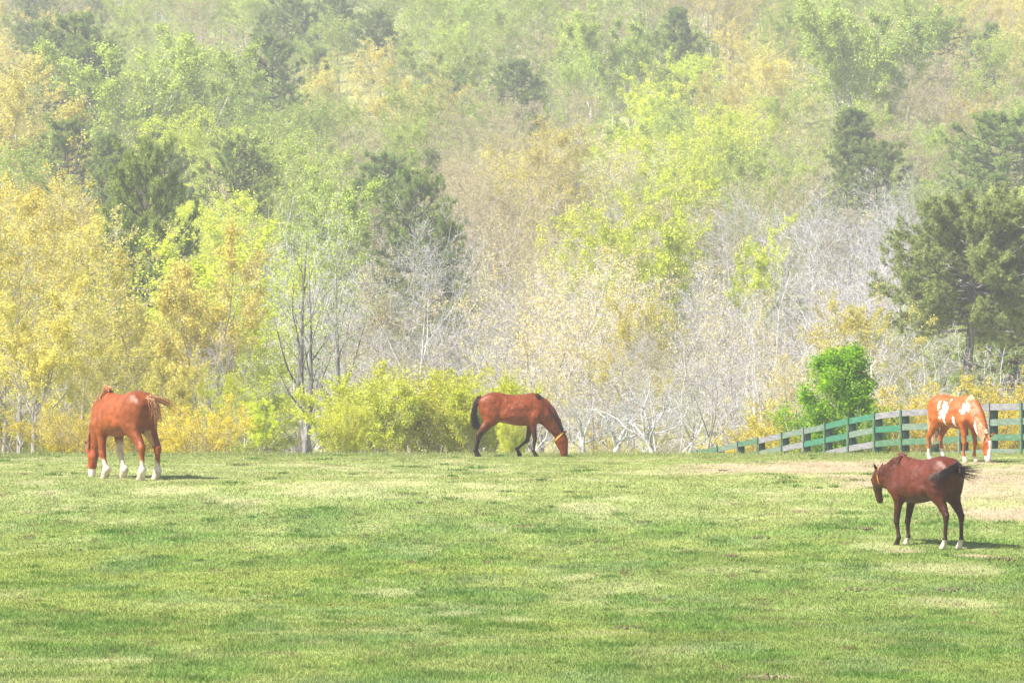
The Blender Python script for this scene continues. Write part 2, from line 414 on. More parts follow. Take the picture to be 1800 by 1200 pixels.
def assemble_tree(nm, chains, twigs, leafm, barkm, twigm, nleaf, lsize, lspread, rng, trunk_levels=2, leafgen=None):
    """two meshes: trunk with its limbs, crown with twigs and leaves"""
    tr = [c for l in range(trunk_levels) for c in chains[l]]
    big = [c for c in tr if max(c[1]) > .07]; sm = [c for c in tr if max(c[1]) <= .07]
    Vs, Fs = [], []; vb = 0
    for cs, sd in ((big, 9), (sm, 5)):
        if cs:
            v, q = tubes(cs, sd, vb); Vs.append(v); Fs.append(q); vb += len(v)
    tm = make_mesh(nm + '_trunk', np.vstack(Vs), Fs, [barkm], True)
    tw = [c for l in range(trunk_levels, len(chains)) for c in chains[l]]
    Vs, Fs, A, sl = [], [], [], []; vb = 0
    if tw:
        v, q = tubes(tw, 3, 0); Vs.append(v); Fs.append(q); A.append(np.full(len(v), .5)); sl.append(1); vb = len(v)
    if nleaf:
        v, f, a = (leafgen or leaves_on)(twigs, nleaf, lsize, lspread, rng)
        Vs.append(v); Fs.append(f + vb); A.append(a); sl.append(0)
    cm = make_mesh(nm + '_crown', np.vstack(Vs), Fs, [leafm, twigm], False, {'tint': np.concatenate(A)}, sl)
    return tm, cm

def variant(nm, H, tm, cm):
    return {'name': nm, 'H': H, 'trunk': tm, 'crown': cm}

def deciduous(nm, seed, H=13.0, W=.36, leaf='lime', bark='bark_grey', twig='twig_tan', nleaf=9000, lsize=.085, lspread=.10, levels=4, form='oval', kids=(20, 8, 5, 4), rad=.15, wob=.06):
    r = random.Random(seed); rng = np.random.default_rng(seed)
    if form == 'oval':
        prof = lambda t: .35 + .9 * math.sin(math.pi * min(1, max(0, (t - .12) / .95))) ** .8
        a0 = lambda t: 1.05 - .6 * t
        s0 = dict(n=10, wob=wob * .6, up=.06, kids=kids[0], t0=.28, prof=prof, len=W, ang=a0, rr=.42, taper=.93)
        spec = {0: s0}
    else:   # vase: a few leaders rise from a short trunk
        s0 = dict(n=5, wob=wob * .5, up=.04, kids=kids[0], t0=.72, prof=lambda t: 1.0, len=1.15, ang=lambda t: .42, rr=.62, taper=.45)
        spec = {0: s0}
    spec[1] = dict(n=6, wob=wob * 1.6, up=.10 if form == 'oval' else .05, kids=kids[1], t0=.2, prof=lambda t: 1.15 - .6 * t, len=.46 if form == 'oval' else .34, ang=lambda t: .75 - .2 * t, rr=.5, taper=.85)
    spec[2] = dict(n=4, wob=wob * 2, up=.07, kids=kids[2], t0=.2, prof=lambda t: 1.1 - .5 * t, len=.5, ang=lambda t: .7, rr=.55, taper=.8)
    spec[3] = dict(n=3, wob=wob * 2, up=.05, kids=kids[3], t0=.2, prof=lambda t: 1.0, len=.55, ang=lambda t: .6, rr=.6)
    spec[4] = dict(n=2, wob=wob * 2, up=.03, kids=0, t0=.2, prof=lambda t: 1.0, len=.5, ang=lambda t: .6)
    spec['levels'] = levels; spec['leaf_from'] = 2
    ch = [[] for _ in range(levels)]; tw = []
    grow(r, Vector((0, 0, -.3)), Vector((r.uniform(-.05, .05), r.uniform(-.05, .05), 1)).normalized(), H * (.92 if form == 'oval' else .46), rad, 0, spec, ch, tw)
    tm, cm = assemble_tree(nm, ch, tw, MAT[leaf], MAT[bark], MAT[twig], nleaf, lsize, lspread, rng)
    top = max(max(p.z for p in t) for t in tw)
    return variant(nm, top, tm, cm)

def needle_tufts(twigs, n, size, spread, rng):
    """n tufts of needles towards the ends of the twigs"""
    E = np.array([t[-1] for t in twigs]); B = np.array([t[-2] for t in twigs])
    k = rng.integers(0, len(E), n); u = 1 - rng.random((n, 1)) ** 1.4 * 1.3
    D = norm(E[k] - B[k]) 
    c = B[k] * (1 - u) + E[k] * u + rng.normal(0, spread, (n, 3))
    m = 14
    dirs = norm(rng.normal(0, 1, (n, m, 3)) * .8 + D[:, None] * .55 + np.array([0, 0, .25]))
    L = size * (.6 + .6 * rng.random((n, m, 1)))
    w = norm(np.cross(dirs, rng.normal(0, 1, (n, m, 3)))) * size * .10
    c = c[:, None]
    V = np.stack([c - w, c + w, c + dirs * L], 2).reshape(-1, 3)
    tint = np.clip(rng.normal(.45, .16, (n, 1)) + rng.normal(0, .12, (n, m)), 0, 1)
    return V, np.arange(3 * n * m).reshape(-1, 3), np.repeat(tint.ravel(), 3)

def pine(nm, seed, H=14.0, W=3.2, c0=.35, tufts=4200, size=.24, leaf='pine', rad=.17, dome=False, gap=.45, per=6, bark='bark_dark', subs=10, lv=.55):
    r = random.Random(seed); rng = np.random.default_rng(seed)
    pts = [Vector((0, 0, -.3))]; d = Vector((0, 0, 1)); rr = [rad]
    n = 14
    for i in range(n):
        d = (d + rv(r) * .02 + Vector((0, 0, .1))).normalized(); pts.append(pts[-1] + d * (H + .3) / n); rr.append(rad * (1 - .9 * (i + 1) / n))
    ch0 = [(pts, rr)]; ch1 = []; ch2 = []; tw = []
    z = H * c0; az = 0
    lump = [r.uniform(.55, 1.15) for _ in range(8)]
    while z < H * .985:
        t = (z - H * c0) / (H * (1 - c0))
        f = z / (H + .3) * n; i = min(int(f), n - 1); base = pts[i].lerp(pts[i + 1], f - i)
        L0 = W * ((max(0, 1 - t ** 2.6)) ** .55 * (.75 + .25 * min(1, t * 4)) if dome else (1 - t) ** .62 * (.7 + .3 * min(1, t * 5)))
        for j in range(per if t > .12 else per - 2):
            az += 2.39996 + r.uniform(-.5, .5)
            L = L0 * r.uniform(lv, 1.12) * (.8 + .4 * lump[int(az * 1.27) % 8] ** (lv < .7)) + .25
            el = math.radians((-10 + 34 * t ** 1.5 if dome else 0 + 38 * t ** 1.3) + r.uniform(-12, 12))
            d = Vector((math.cos(az) * math.cos(el), math.sin(az) * math.cos(el), math.sin(el)))
            q = base.copy(); bp_ = [q.copy()]; m = 5
            for s in range(m):
                d = (d + rv(r) * .09 + Vector((0, 0, .07))).normalized(); q = q + d * L / m; bp_.append(q.copy())
            br = max(.012, .018 * L)
            ch1.append((bp_, [br * (1 - .8 * s / m) for s in range(m + 1)]))
            for s in range(subs):
                tt = r.uniform(.25, 1); ff = tt * m; ii = min(int(ff), m - 1); pp = bp_[ii].lerp(bp_[ii + 1], ff - ii)
                dd = tilt((bp_[ii + 1] - bp_[ii]).normalized(), r.uniform(.3, 1.0), r.random() * 6.28) + Vector((0, 0, .35)); dd.normalize()
                sl = r.uniform(.25, .55) * (.35 + .25 * L)
                e = pp + dd * sl; mid = pp.lerp(e, .5) + rv(r) * .03
                ch2.append(([pp, mid, e], [.012, .009, .006])); tw.append([pp, mid, e])
        z += gap * r.uniform(.8, 1.25)
    tm, cm = assemble_tree(nm, [ch0, ch1, ch2], tw, MAT[leaf], MAT[bark], MAT['twig_dark'], tufts, size, .07, rng, leafgen=needle_tufts)
    return variant(nm, max(c[2].z for c in (t for t in tw)) + .1, tm, cm)

def shrub(nm, seed, H=4.0, W=.55, leaf='shrub', nleaf=30000, lsize=.04, stems=15, twig='twig_tan', lspread=.07):
    r = random.Random(seed); rng = np.random.default_rng(seed)
    spec = {0: dict(n=5, wob=.10, up=.03, kids=8, t0=.25, prof=lambda t: 1.1 - .5 * t, len=.42, ang=lambda t: .7, rr=.6),
            1: dict(n=4, wob=.14, up=.06, kids=6, t0=.15, prof=lambda t: 1, len=.5, ang=lambda t: .7, rr=.6),
            2: dict(n=3, wob=.16, up=.04, kids=0, t0=.2, prof=lambda t: 1, len=.5, ang=lambda t: .7), 'levels': 3, 'leaf_from': 1}
    ch = [[], [], []]; tw = []
    for s in range(stems):
        az = s * 2.4 + r.random(); a = r.uniform(.1, W)
        d = Vector((math.cos(az) * math.sin(a), math.sin(az) * math.sin(a), math.cos(a)))
        grow(r, Vector((math.cos(az) * .2, math.sin(az) * .2, -.1)), d, H * r.uniform(.7, .9) / max(math.cos(a), .7), .035, 0, spec, ch, tw)
    tm, cm = assemble_tree(nm, ch, tw, MAT[leaf], MAT['bark_grey'], MAT[twig], nleaf, lsize, lspread, rng, trunk_levels=1)
    return variant(nm, max(max(p.z for p in t) for t in tw), tm, cm)

KIND = {
 'lime':  [deciduous('lime_a', 1, leaf='lime', lsize=.062, nleaf=15950, bark='bark_grey'), deciduous('lime_b', 2, leaf='lime', lsize=.062, form='vase', kids=(6, 9, 6, 4), nleaf=15950, rad=.14, bark='bark_pale', twig='twig_pale'),
           deciduous('lime_c', 3, leaf='lime', lsize=.062, W=.44, nleaf=17400)],
 'vivid': [deciduous('vivid_a', 11, leaf='vivid', lsize=.065, W=.42, nleaf=18850), deciduous('vivid_b', 12, leaf='vivid', lsize=.065, form='vase', kids=(6, 9, 6, 4), nleaf=17400)],
 'gold':  [deciduous('gold_a', 21, leaf='gold', twig='twig_pale', W=.45, nleaf=18125, lsize=.058), deciduous('gold_b', 22, leaf='gold', twig='twig_pale', form='vase', kids=(6, 10, 6, 4), nleaf=16675, lsize=.058), deciduous('gold_c', 23, leaf='gold', twig='twig_pale', W=.38, nleaf=19000, lsize=.055)],
 'peach': [deciduous('peach_a', 31, leaf='peach', W=.42, nleaf=3800, lsize=.055, levels=5, kids=(20, 8, 5, 2), twig='twig_pale'), deciduous('peach_b', 32, leaf='peach', form='vase', kids=(6, 10, 6, 3), levels=5, nleaf=3800, lsize=.055, twig='twig_pale')],
 'tan':   [deciduous('tan_a', 41, leaf='tan', W=.42, nleaf=8500, lsize=.05, levels=5, kids=(18, 7, 4, 2)), deciduous('tan_b', 42, leaf='tan', form='vase', kids=(6, 9, 5, 3), levels=5, nleaf=8500, lsize=.05)],
 'bare':  [deciduous('bare_a', 51, leaf='tan', W=.40, nleaf=700, lsize=.05, levels=5, kids=(18, 8, 5, 3), twig='twig_pale', bark='bark_pale', wob=.08),
           deciduous('bare_b', 52, leaf='tan', form='vase', nleaf=700, lsize=.05, levels=5, kids=(6, 10, 6, 3), twig='twig_pale', bark='bark_grey', wob=.08),
           deciduous('bare_c', 53, leaf='tan', form='vase', nleaf=500, lsize=.05, levels=5, kids=(5, 9, 6, 3), twig='twig_pale', bark='bark_pale', wob=.13)],
 'pine':  [pine('pine_a', 61, W=2.8), pine('pine_b', 62, W=2.9, c0=.45, dome=True, tufts=4000), pine('pine_c', 63, W=3.2, c0=.3, dome=True, tufts=4200), pine('pine_d', 64, W=3.4, c0=.5, tufts=4200, dome=True)],
 'bigpine': [pine('bigpine', 71, H=15, W=3.3, c0=.67, tufts=15000, size=.19, leaf='pine2', bark='bark_tall', rad=.40, dome=True, gap=.30, per=8, subs=16, lv=.8)],
 'gnarled': [deciduous('gnarled_a', 54, H=12, leaf='tan', form='vase', nleaf=300, lsize=.04, levels=5, kids=(6, 10, 6, 3), twig='twig_white', bark='bark_white', wob=.17, rad=.30),
             deciduous('gnarled_b', 55, H=12, leaf='tan', form='vase', nleaf=300, lsize=.04, levels=5, kids=(5, 11, 6, 3), twig='twig_white', bark='bark_white', wob=.20, rad=.26)],
 'tall':  [deciduous('tall_a', 81, leaf='lime', W=.27, nleaf=1200, lsize=.06, levels=5, kids=(13, 5, 4, 2), bark='bark_tall', twig='twig_pale', rad=.27)],
 'shrub': [shrub('shrub_a', 91), shrub('shrub_b', 92), shrub('shrub_c', 93, W=.7)],
 'gshrub': [shrub('gshrub_a', 94, leaf='gshrub', nleaf=17000), shrub('gshrub_b', 95, leaf='gshrub', W=.75, nleaf=17000)],
 'green': [deciduous('green_a', 101, H=4.6, W=.36, leaf='green', bark='bark_grey', twig='twig_tan', nleaf=24000, lsize=.055, lspread=.12, levels=4, kids=(28, 8, 5, 3), rad=.06)],
 'greenlow': [shrub('greenlow', 102, H=2.4, leaf='green', nleaf=7000, lsize=.045, W=.8)],
}
PROTO = {}
NAMES = {'lime': 'lime_green_tree', 'vivid': 'yellow_green_tree', 'gold': 'golden_tree', 'peach': 'pale_orange_tree', 'tan': 'tan_budding_tree', 'bare': 'bare_tree', 'gnarled': 'bare_tree', 'pine': 'pine_tree', 'bigpine': 'pine_tree',
         'tall': 'tall_tree', 'shrub': 'shrub', 'gshrub': 'shrub', 'green': 'leafy_tree', 'greenlow': 'shrub'}
def plant(kind, x, y, top_z=None, scale=None, var=None, rz=None, lean=0.0, label=None, group=None, widen=1.0, seed=0):
    vs = KIND[kind]; i = (seed if var is None else var) % len(vs); v = vs[i]
    z = G(x, y)
    s = (top_z - z) / v['H'] if top_z is not None else scale
    key = v['name']
    if key not in PROTO:
        root = empty(NAMES[kind]); link('trunk', v['trunk'], root); link('crown', v['crown'], root); PROTO[key] = root
    else:
        root = copy_thing(PROTO[key])
    root.location = (x, y, z); root.rotation_euler = (0, lean, rz if rz is not None else (seed * 2.39996) % 6.283)
    root.scale = (s * widen, s * widen, s)
    tag(root, label, 'shrub' if 'shrub' in kind or kind == 'greenlow' else 'tree', group)
    for k in ('group',):
        if group is None and k in root: del root[k]
    return root

# (kind, px, top row, distance, variant, widen, label)
WORD = {}
HERO = [
 # first row beyond the crest
 ('shrub', 640, 628, 123, 0, 1.15, 'rounded yellow-green shrub, leftmost of the dense row behind the crest'),
 ('shrub', 745, 618, 126, 1, 1.2, 'tallest yellow-green shrub in the middle of the dense row'),
 ('shrub', 840, 636, 124, 2, .85, 'yellow-green shrub just behind the rump of the bay grazing horse'),
 ('shrub', 615, 690, 119, 2, .7, 'low yellow-green shrub beside the twin trunks'),
 ('shrub', 900, 700, 121, 0, .55, 'low yellow shrub seen under the belly of the bay grazing horse'),
 ('tall', 548, 285, 140, 0, .9, 'tall slim twin-stemmed grey tree standing left of the yellow shrubs'),
 ('tall', 532, 340, 139, 0, .75, 'thinner grey stem rising close beside the tall twin-stemmed tree'),
 ('tall', 602, 320, 160, 0, .85, 'tall pale-barked tree with leafy top behind the yellow shrubs'),
 ('gnarled', 1155, 645, 131, 0, 1.3, 'gnarled white bare tree with spreading limbs behind the crest'),
 ('gnarled', 1075, 620, 136, 1, 1.2, 'white bare tree leaning beside the head of the grazing bay horse'),
 ('gnarled', 1030, 680, 128, 0, 1.2, 'low white bare tree right behind the head of the bay horse'),
 ('bare', 1235, 560, 140, 1, 1.1, 'dark-limbed bare tree at the far end of the fence'),
 ('green', 1500, 608, 125, 0, 1.3, 'dense bright green leafy tree behind the green fence'),
 ('greenlow', 1430, 690, 127.5, 0, 1.0, 'low bright green shrub left of the leafy tree by the fence'),
 ('greenlow', 1530, 690, 124, 0, .7, 'small bright green shrub right of the leafy tree, seen through fence rails'),
 ('gshrub', 1370, 688, 132, 0, 1.0, 'golden shrub behind the lowest part of the fence'),
 ('gshrub', 1325, 745, 133, 1, 1.0, 'small golden shrub at the low far end of the fence'),
 ('gshrub', 1400, 715, 128, 1, 1.0, 'yellow shrub against the left side of the green shrub'),
 ('gshrub', 1580, 660, 128, 1, 1.0, 'golden shrub right of the bright green tree'),
 ('gshrub', 1640, 655, 131, 0, 1.1, 'golden shrub behind the rump of the pinto horse'),
 ('gshrub', 1710, 668, 127, 1, 1.0, 'golden shrub behind the withers of the pinto horse'),
 ('gshrub', 1775, 630, 130, 0, 1.1, 'golden shrub behind the rightmost fence panels'),
 ('gshrub', 1850, 640, 128, 1, 1.0, 'golden shrub at the right edge beyond the fence'),
 ('bigpine', 1678, 322, 178, 0, 1.0, 'large round-topped pine with thick grey trunk above the pinto horse'),
 ('bigpine', 1835, 330, 186, 0, .85, 'dark large pine cut by the right edge beside the round-topped pine'),
 ('gold', 30, 228, 150, 0, 1.15, 'large golden tree filling the left edge, pale limbs showing'),
 ('gold', 130, 330, 158, 2, 1.0, 'golden tree behind and above the chestnut draft horse'),
 ('gold', 60, 480, 138, 1, 1.2, 'low golden tree with pale branches near the left edge of the crest'),
 ('gold', -60, 300, 146, 2, 1.1, 'golden tree at the very left edge of the woods'),
 ('gold', 330, 388, 165, 1, .95, 'bright golden tree with a dark forked trunk, left of the twin-stemmed tree'),
 ('gold', 190, 560, 140, 2, 1.15, 'small golden tree directly above the draft horse'),
 ('gold', 300, 610, 138, 1, 1.1, 'golden tree right of the draft horse behind the crest'),
 ('vivid', 400, 640, 142, 0, 1.0, 'yellow-green small tree left of the twin stems'),
 ('gshrub', 240, 690, 126, 0, 1.1, 'golden shrub behind the back of the draft horse'),
 ('gshrub', 130, 690, 126, 1, 1.1, 'golden shrub in front of the golden trees at left'),
 ('gshrub', 350, 680, 125, 1, 1.1, 'golden shrub right of the draft horse tail'),
 ('vivid', 460, 680, 130, 1, 1.0, 'small green-leaved tree left of the twin trunks near the crest'),
 ('bare', 30, 640, 127, 1, 1.1, 'bare grey tree at the left edge of the crest'),
 ('bare', 420, 560, 145, 0, 1.0, 'thin bare tree between golden tree and twin stems'),
 ('pine', 247, 235, 195, 1, .62, 'narrow dark pine with a bare trunk behind the golden trees'),
 ('pine', 205, 300, 200, 0, .7, 'dark pine hidden among the golden trees at left'),
 # middle distance
 ('bare', 665, 470, 195, 0, 1.0, 'bare whitish tree above the left yellow shrub'),
 ('bare', 730, 430, 205, 1, 1.0, 'tall bare whitish tree above the middle yellow shrub'),
 ('bare', 800, 460, 190, 2, 1.0, 'bare silver tree between the bare trees above the yellow shrubs'),
 ('bare', 850, 500, 180, 1, 1.0, 'bare silver tree above the rump of the grazing bay horse'),
 ('bare', 620, 540, 170, 2, .9, 'bare pale tree right of the twin stems'),
 ('peach', 890, 415, 190, 0, 1.0, 'pale orange budding tree above the bay horse back'),
 ('peach', 960, 430, 182, 1, 1.1, 'broad pale orange budding tree above the bay horse'),
 ('peach', 1040, 470, 170, 0, 1.1, 'pale orange budding tree over the white gnarled trees'),
 ('gold', 1110, 480, 168, 2, .9, 'golden budding tree over the white gnarled trees'),
 ('peach', 940, 600, 145, 1, 1.0, 'small pale orange tree right behind the bay horse'),
 ('bare', 1170, 540, 152, 0, 1.0, 'bare grey tree behind the gnarled white tree'),
 ('vivid', 1050, 330, 225, 0, .9, 'vivid yellow-green tree in the centre of the woods'),
 ('vivid', 1150, 312, 232, 1, 1.0, 'vivid yellow-green tree, tallest of the bright ones in the centre'),
 ('vivid', 1215, 235, 290, 0, 1.1, 'bright yellow-green tree high in the middle of the hillside'),
 ('peach', 1310, 490, 180, 0, .9, 'golden-orange tree between bare trees right of centre'),
 ('peach', 1390, 560, 160, 1, .8, 'golden-orange tree above the golden shrubs at the fence'),
 ('peach', 1450, 570, 165, 0, .8, 'golden-orange tree left above the bright green tree'),
 ('bare', 1200, 470, 200, 1, 1.0, 'bare silver tree right of the vivid yellow-green trees'),
 ('bare', 1270, 440, 210, 0, 1.0, 'bare silver tree below the lime tree right of centre'),
 ('bare', 1350, 420, 215, 2, 1.0, 'bare whitish tree in the pale thicket right of centre'),
 ('bare', 1420, 400, 220, 1, 1.0, 'tall bare whitish tree in the pale thicket'),
 ('bare', 1490, 420, 205, 0, 1.0, 'bare whitish tree left of the large pine'),
 ('bare', 1560, 330, 235, 1, 1.0, 'bare whitish tree rising behind the left of the large pine'),
 ('bare', 1640, 285, 260, 0, 1.0, 'bare whitish tree showing above the large pine'),
 ('bare', 1535, 610, 160, 2, .9, 'bare branchy tree under the left side of the large pine'),
 ('vivid', 1330, 375, 240, 1, .8, 'small vivid green tree above the pale bare thicket'),
 ('lime', 560, 290, 240, 1, 1.0, 'pale lime tree behind the tall twin-stemmed tree'),
 ('vivid', 400, 325, 230, 0, 1.1, 'vivid lime-yellow tree left of the twin-stemmed tree top'),
 ('lime', 480, 370, 220, 2, 1.0, 'lime tree between the vivid tree and the twin stems'),
 ('peach', 360, 290, 262, 1, .6, 'small russet budding tree behind the vivid lime-yellow tree'),
 ('pine', 720, 290, 238, 1, .72, 'dark pine standing alone in the middle of the woods'),
 ('pine', 770, 360, 225, 2, .6, 'small dark pine touching the lone middle pine'),
 ('tan', 830, 305, 265, 0, 1.1, 'tan budding tree right of the lone middle pine'),
 ('tan', 900, 320, 262, 1, 1.1, 'tan budding tree left of the centre bushy pine'),
 ('pine', 965, 278, 290, 3, .9, 'bushy dark pine near the centre of the hillside'),
 ('gold', 950, 240, 320, 0, 1.0, 'golden tree above the centre bushy pine'),
 ('pine', 1490, 188, 295, 0, 1.1, 'broad dark pine above the pale bare thicket'),
 ('pine', 1530, 240, 290, 3, .9, 'shorter dark pine joined to the broad pine above the thicket'),
 ('tan', 1600, 215, 310, 1, 1.1, 'tan budding tree right of the broad dark pine'),
 ('pine', 1750, 190, 290, 3, 1.2, 'wide dark pine at the right edge above the large pine'),
 ('gold', 1700, 130, 340, 0, 1.0, 'golden tree at the upper right'),
 # far slope
 ('pine', 480, 55, 345, 1, .85, 'dark pine with drooping right branch on the upper left slope'),
 ('pine', 110, 15, 350, 3, 1.1, 'dark bushy pine at the top left'),
 ('pine', 165, 60, 345, 2, .9, 'dark narrow pine beside the bushy one at the top left'),
 ('gold', 60, 85, 300, 1, 1.3, 'golden tree on the upper left slope under the dark pines'),
 ('gold', -20, 60, 310, 0, 1.1, 'golden tree at the left edge of the upper slope'),
 ('lime', 250, 45, 320, 1, 1.2, 'large lime tree with pale forked limbs at upper left'),
 ('lime', 340, 55, 325, 1, 1.1, 'lime tree with pale limbs left of the drooping pine'),
 ('lime', 410, 75, 330, 0, 1.0, 'lime tree touching the left of the drooping pine'),
 ('gold', 575, 95, 360, 2, 1.0, 'golden tree right of the drooping pine'),
 ('pine', 400, 230, 270, 3, .8, 'muted green pine below the lime trees at left'),
 ('pine', 130, 200, 285, 3, 1.0, 'olive green pine between the two golden masses at left'),
 ('pine', 190, 230, 270, 0, .9, 'olive pine above the narrow dark pine'),
 ('lime', 700, 60, 380, 2, 1.1, 'hazy pale lime tree at the top left of centre'),
 ('lime', 790, 70, 370, 1, 1.1, 'hazy pale lime tree with leaning limbs at the top centre'),
 ('pine', 900, 100, 355, 3, 1.0, 'olive pine high in the centre of the slope'),
 ('lime', 1040, 10, 360, 1, 1.1, 'lime tree with pale forked limbs high right of centre'),
 ('lime', 1110, 20, 365, 1, 1.0, 'lime tree next to the high forked one right of centre'),
 ('pine', 1200, 10, 372, 0, 1.0, 'green pine at the top right of centre'),
 ('gold', 1300, 20, 370, 0, 1.1, 'golden tree at the top right of centre'),
 ('gold', 1280, 120, 350, 1, 1.0, 'yellow tree below the golden one right of centre'),
 ('lime', 1490, -20, 335, 1, 1.1, 'tall white-trunked lime tree at the upper right'),
 ('lime', 1560, -10, 340, 1, 1.0, 'white-limbed lime tree beside the tall white-trunked one'),
 ('pine', 1650, 25, 370, 3, 1.1, 'olive pine at the upper right'),
 ('pine', 1740, 40, 370, 0, 1.0, 'olive pine at the top right corner'),
]
occupied = []
for i, (k, px, ty, D, var, wd, lab) in enumerate(HERO):
    x = (px - 900) / F * D
    plant(k, x, D, top_z=-(ty - 700) / F * D, var=var, widen=wd, label=lab, seed=i)
    occupied.append((x, D))

GRID = ["PPLPLLLLGLLG", "GLLPGLPLGLPG", "GPLLLTPLVLTP", "GPVLPTGVLPBP", "GGVLBTOVLBBP", "GGVBBBOBBBBP", "GGVBBBOBBBBP", "GGVBBBOBBOGP"]
LET = {'P': 'pine', 'L': 'lime', 'G': 'gold', 'T': 'tan', 'V': 'vivid', 'B': 'bare', 'O': 'peach'}
DESC = {'pine': 'dark green pine', 'lime': 'pale lime tree', 'gold': 'golden tree', 'tan': 'tan tree', 'vivid': 'vivid yellow-green tree', 'bare': 'bare whitish tree', 'peach': 'pale orange tree'}
FORM = {'lime_b': 'fork-limbed ', 'vivid_b': 'fork-limbed ', 'gold_b': 'fork-limbed ', 'peach_b': 'fork-limbed ', 'tan_b': 'fork-limbed ', 'bare_b': 'fork-limbed ', 'bare_c': 'crooked ', 'lime_c': 'broad ', 'gold_a': 'broad ', 'pine_d': 'bushy ', 'pine_a': 'pointed '}
rr_ = random.Random(5); pts = []
tries = 0
while tries < 40000 and len(pts) < 700:
    tries += 1
    D = math.sqrt(rr_.uniform(172 ** 2, 510 ** 2)); hw = D * 900 / F + 7
    x = rr_.uniform(-hw, hw)
    md = 4.4 if D < 300 else 5.2
    if any((x - a) ** 2 + ((D - b) * .75) ** 2 < md * md for a, b in occupied): continue
    occupied.append((x, D)); pts.append((x, D))
pts.sort(key=lambda p: p[1])
for i, (x, D) in enumerate(pts):
    s = rr_.uniform(.72, 1.0)
    zc = G(x, D) + 9.0 * s
    px = 900 + x / D * F; py = 700 - zc / D * F
    c = int(min(11, max(0, (px + rr_.gauss(0, 45)) // 150))); r_ = int(min(7, max(0, (py + rr_.gauss(0, 25)) // 100)))
    k = LET[GRID[r_][c]]
    q = rr_.random()
    if k == 'pine' and q < .5: k = 'lime' if q < .3 else 'tan'
    elif q < .60: pass
    elif q < .68: k = 'tan'
    elif q < .74: k = 'lime' if k != 'bare' else 'bare'
    elif q < .80 and py > 380: k = 'bare'
    if k == 'bare' and py < 330: k = 'lime' if q < .6 else 'tan'
    vi = (i * 7 + 3) % len(KIND[k])
    row = 'at the foot of the slope' if D < 225 else ('low on the slope' if D < 285 else ('halfway up the slope' if D < 360 else ('high on the slope' if D < 430 else 'near the top')))
    side = 'above the draft horse' if px < 330 else ('above the twin-stemmed tree' if px < 660 else ('above the bay grazing horse' if px < 1020 else ('above the low fence end' if px < 1380 else 'above the large pine')))
    form = FORM.get(KIND[k][vi]['name'], '')
    lab = '%s%s %s, %s' % (form, DESC[k], row, side)
    plant(k, x, D, scale=s, label=lab, group='%s%ss %s, %s' % (form, DESC[k], row, side), seed=i + 200, var=vi, widen=rr_.uniform(1.1, 1.4) if k != 'pine' else rr_.uniform(.85, 1.05))

# undergrowth: twigs and low leaves over the valley and the slope
def undergrowth(n, seed):
    r = np.random.default_rng(seed)
    y = np.sqrt(r.uniform(118 ** 2, 440 ** 2, n)); x = (r.random(n) * 2 - 1) * (y * 900 / F + 6)
    dens = fbm(x, y, 7, 3); k = r.random(n) < sstep(.35, .62, dens) * .9 + .1
    x, y = x[k], y[k]; n = len(x); z = gz(x, y)
    hh = 2.2 * r.random(n) ** 1.8 * (.5 + fbm(x + 9, y, 5, 2)) * sstep(112, 150, y)
    c = np.stack([x, y, z + hh], -1)
    a = norm(r.normal(0, 1, (n, 3)) + np.array([0, 0, .4])); b = norm(np.cross(a, r.normal(0, 1, (n, 3))))
    tw = r.random(n) < .35
    L = np.where(tw, .35, .09)[:, None] * (.6 + .8 * r.random((n, 1))); Wd = np.where(tw, .012, .055)[:, None]
    V = np.stack([c - a * L, c - b * Wd, c + a * L, c + b * Wd], 1).reshape(-1, 3)
    C = np.where(tw[:, None], np.array([.50, .45, .42]), np.array([.46, .44, .12]))
    pc = fbm(x + 300, y, 16, 2)
    C = np.where((~tw & (pc > .55))[:, None], np.array([.52, .38, .24]), C)
    C = C * (.6 + .7 * r.random((n, 1)))
    return V, np.arange(4 * n).reshape(-1, 4), np.repeat(C, 4, axis=0)
Vu, Fu, Cu = undergrowth(330000, 8)
ug = link('undergrowth', make_mesh('undergrowth', Vu, [Fu], [gm], False, {'turf': Cu}))
tag(ug, 'tangled undergrowth of dry twigs and young leaves between the trees', 'undergrowth', None, 'stuff')

# ------------------------------------------------------------------ fence
def wood(name, c1, c2, under=None, amount=.5):
    m, nt, out = new_mat(name)
    tc = N(nt, 'ShaderNodeTexCoord'); mp = N(nt, 'ShaderNodeMapping'); mp.inputs['Scale'].default_value = (1.5, 1.5, 14)
    oi = N(nt, 'ShaderNodeObjectInfo'); ad = N(nt, 'ShaderNodeVectorMath', operation='ADD')
    no = N(nt, 'ShaderNodeTexNoise'); no.inputs['Scale'].default_value = 1.6; no.inputs['Detail'].default_value = 6; no.inputs['Roughness'].default_value = .65
    nt.links.new(tc.outputs['Object'], ad.inputs[0]); nt.links.new(oi.outputs['Location'], ad.inputs[1])
    nt.links.new(ad.outputs[0], mp.inputs[0]); nt.links.new(mp.outputs[0], no.inputs[0])
    r = ramp(nt, [(.3, c1), (.5, c2), (.5 + .35 * (1 - amount), under or c2)])
    nt.links.new(no.outputs[0], r.inputs[0])
    b = N(nt, 'ShaderNodeBsdfPrincipled'); b.inputs['Roughness'].default_value = .75
    nt.links.new(r.outputs[0], b.inputs['Base Color']); nt.links.new(b.outputs[0], out.inputs[0])
    return m
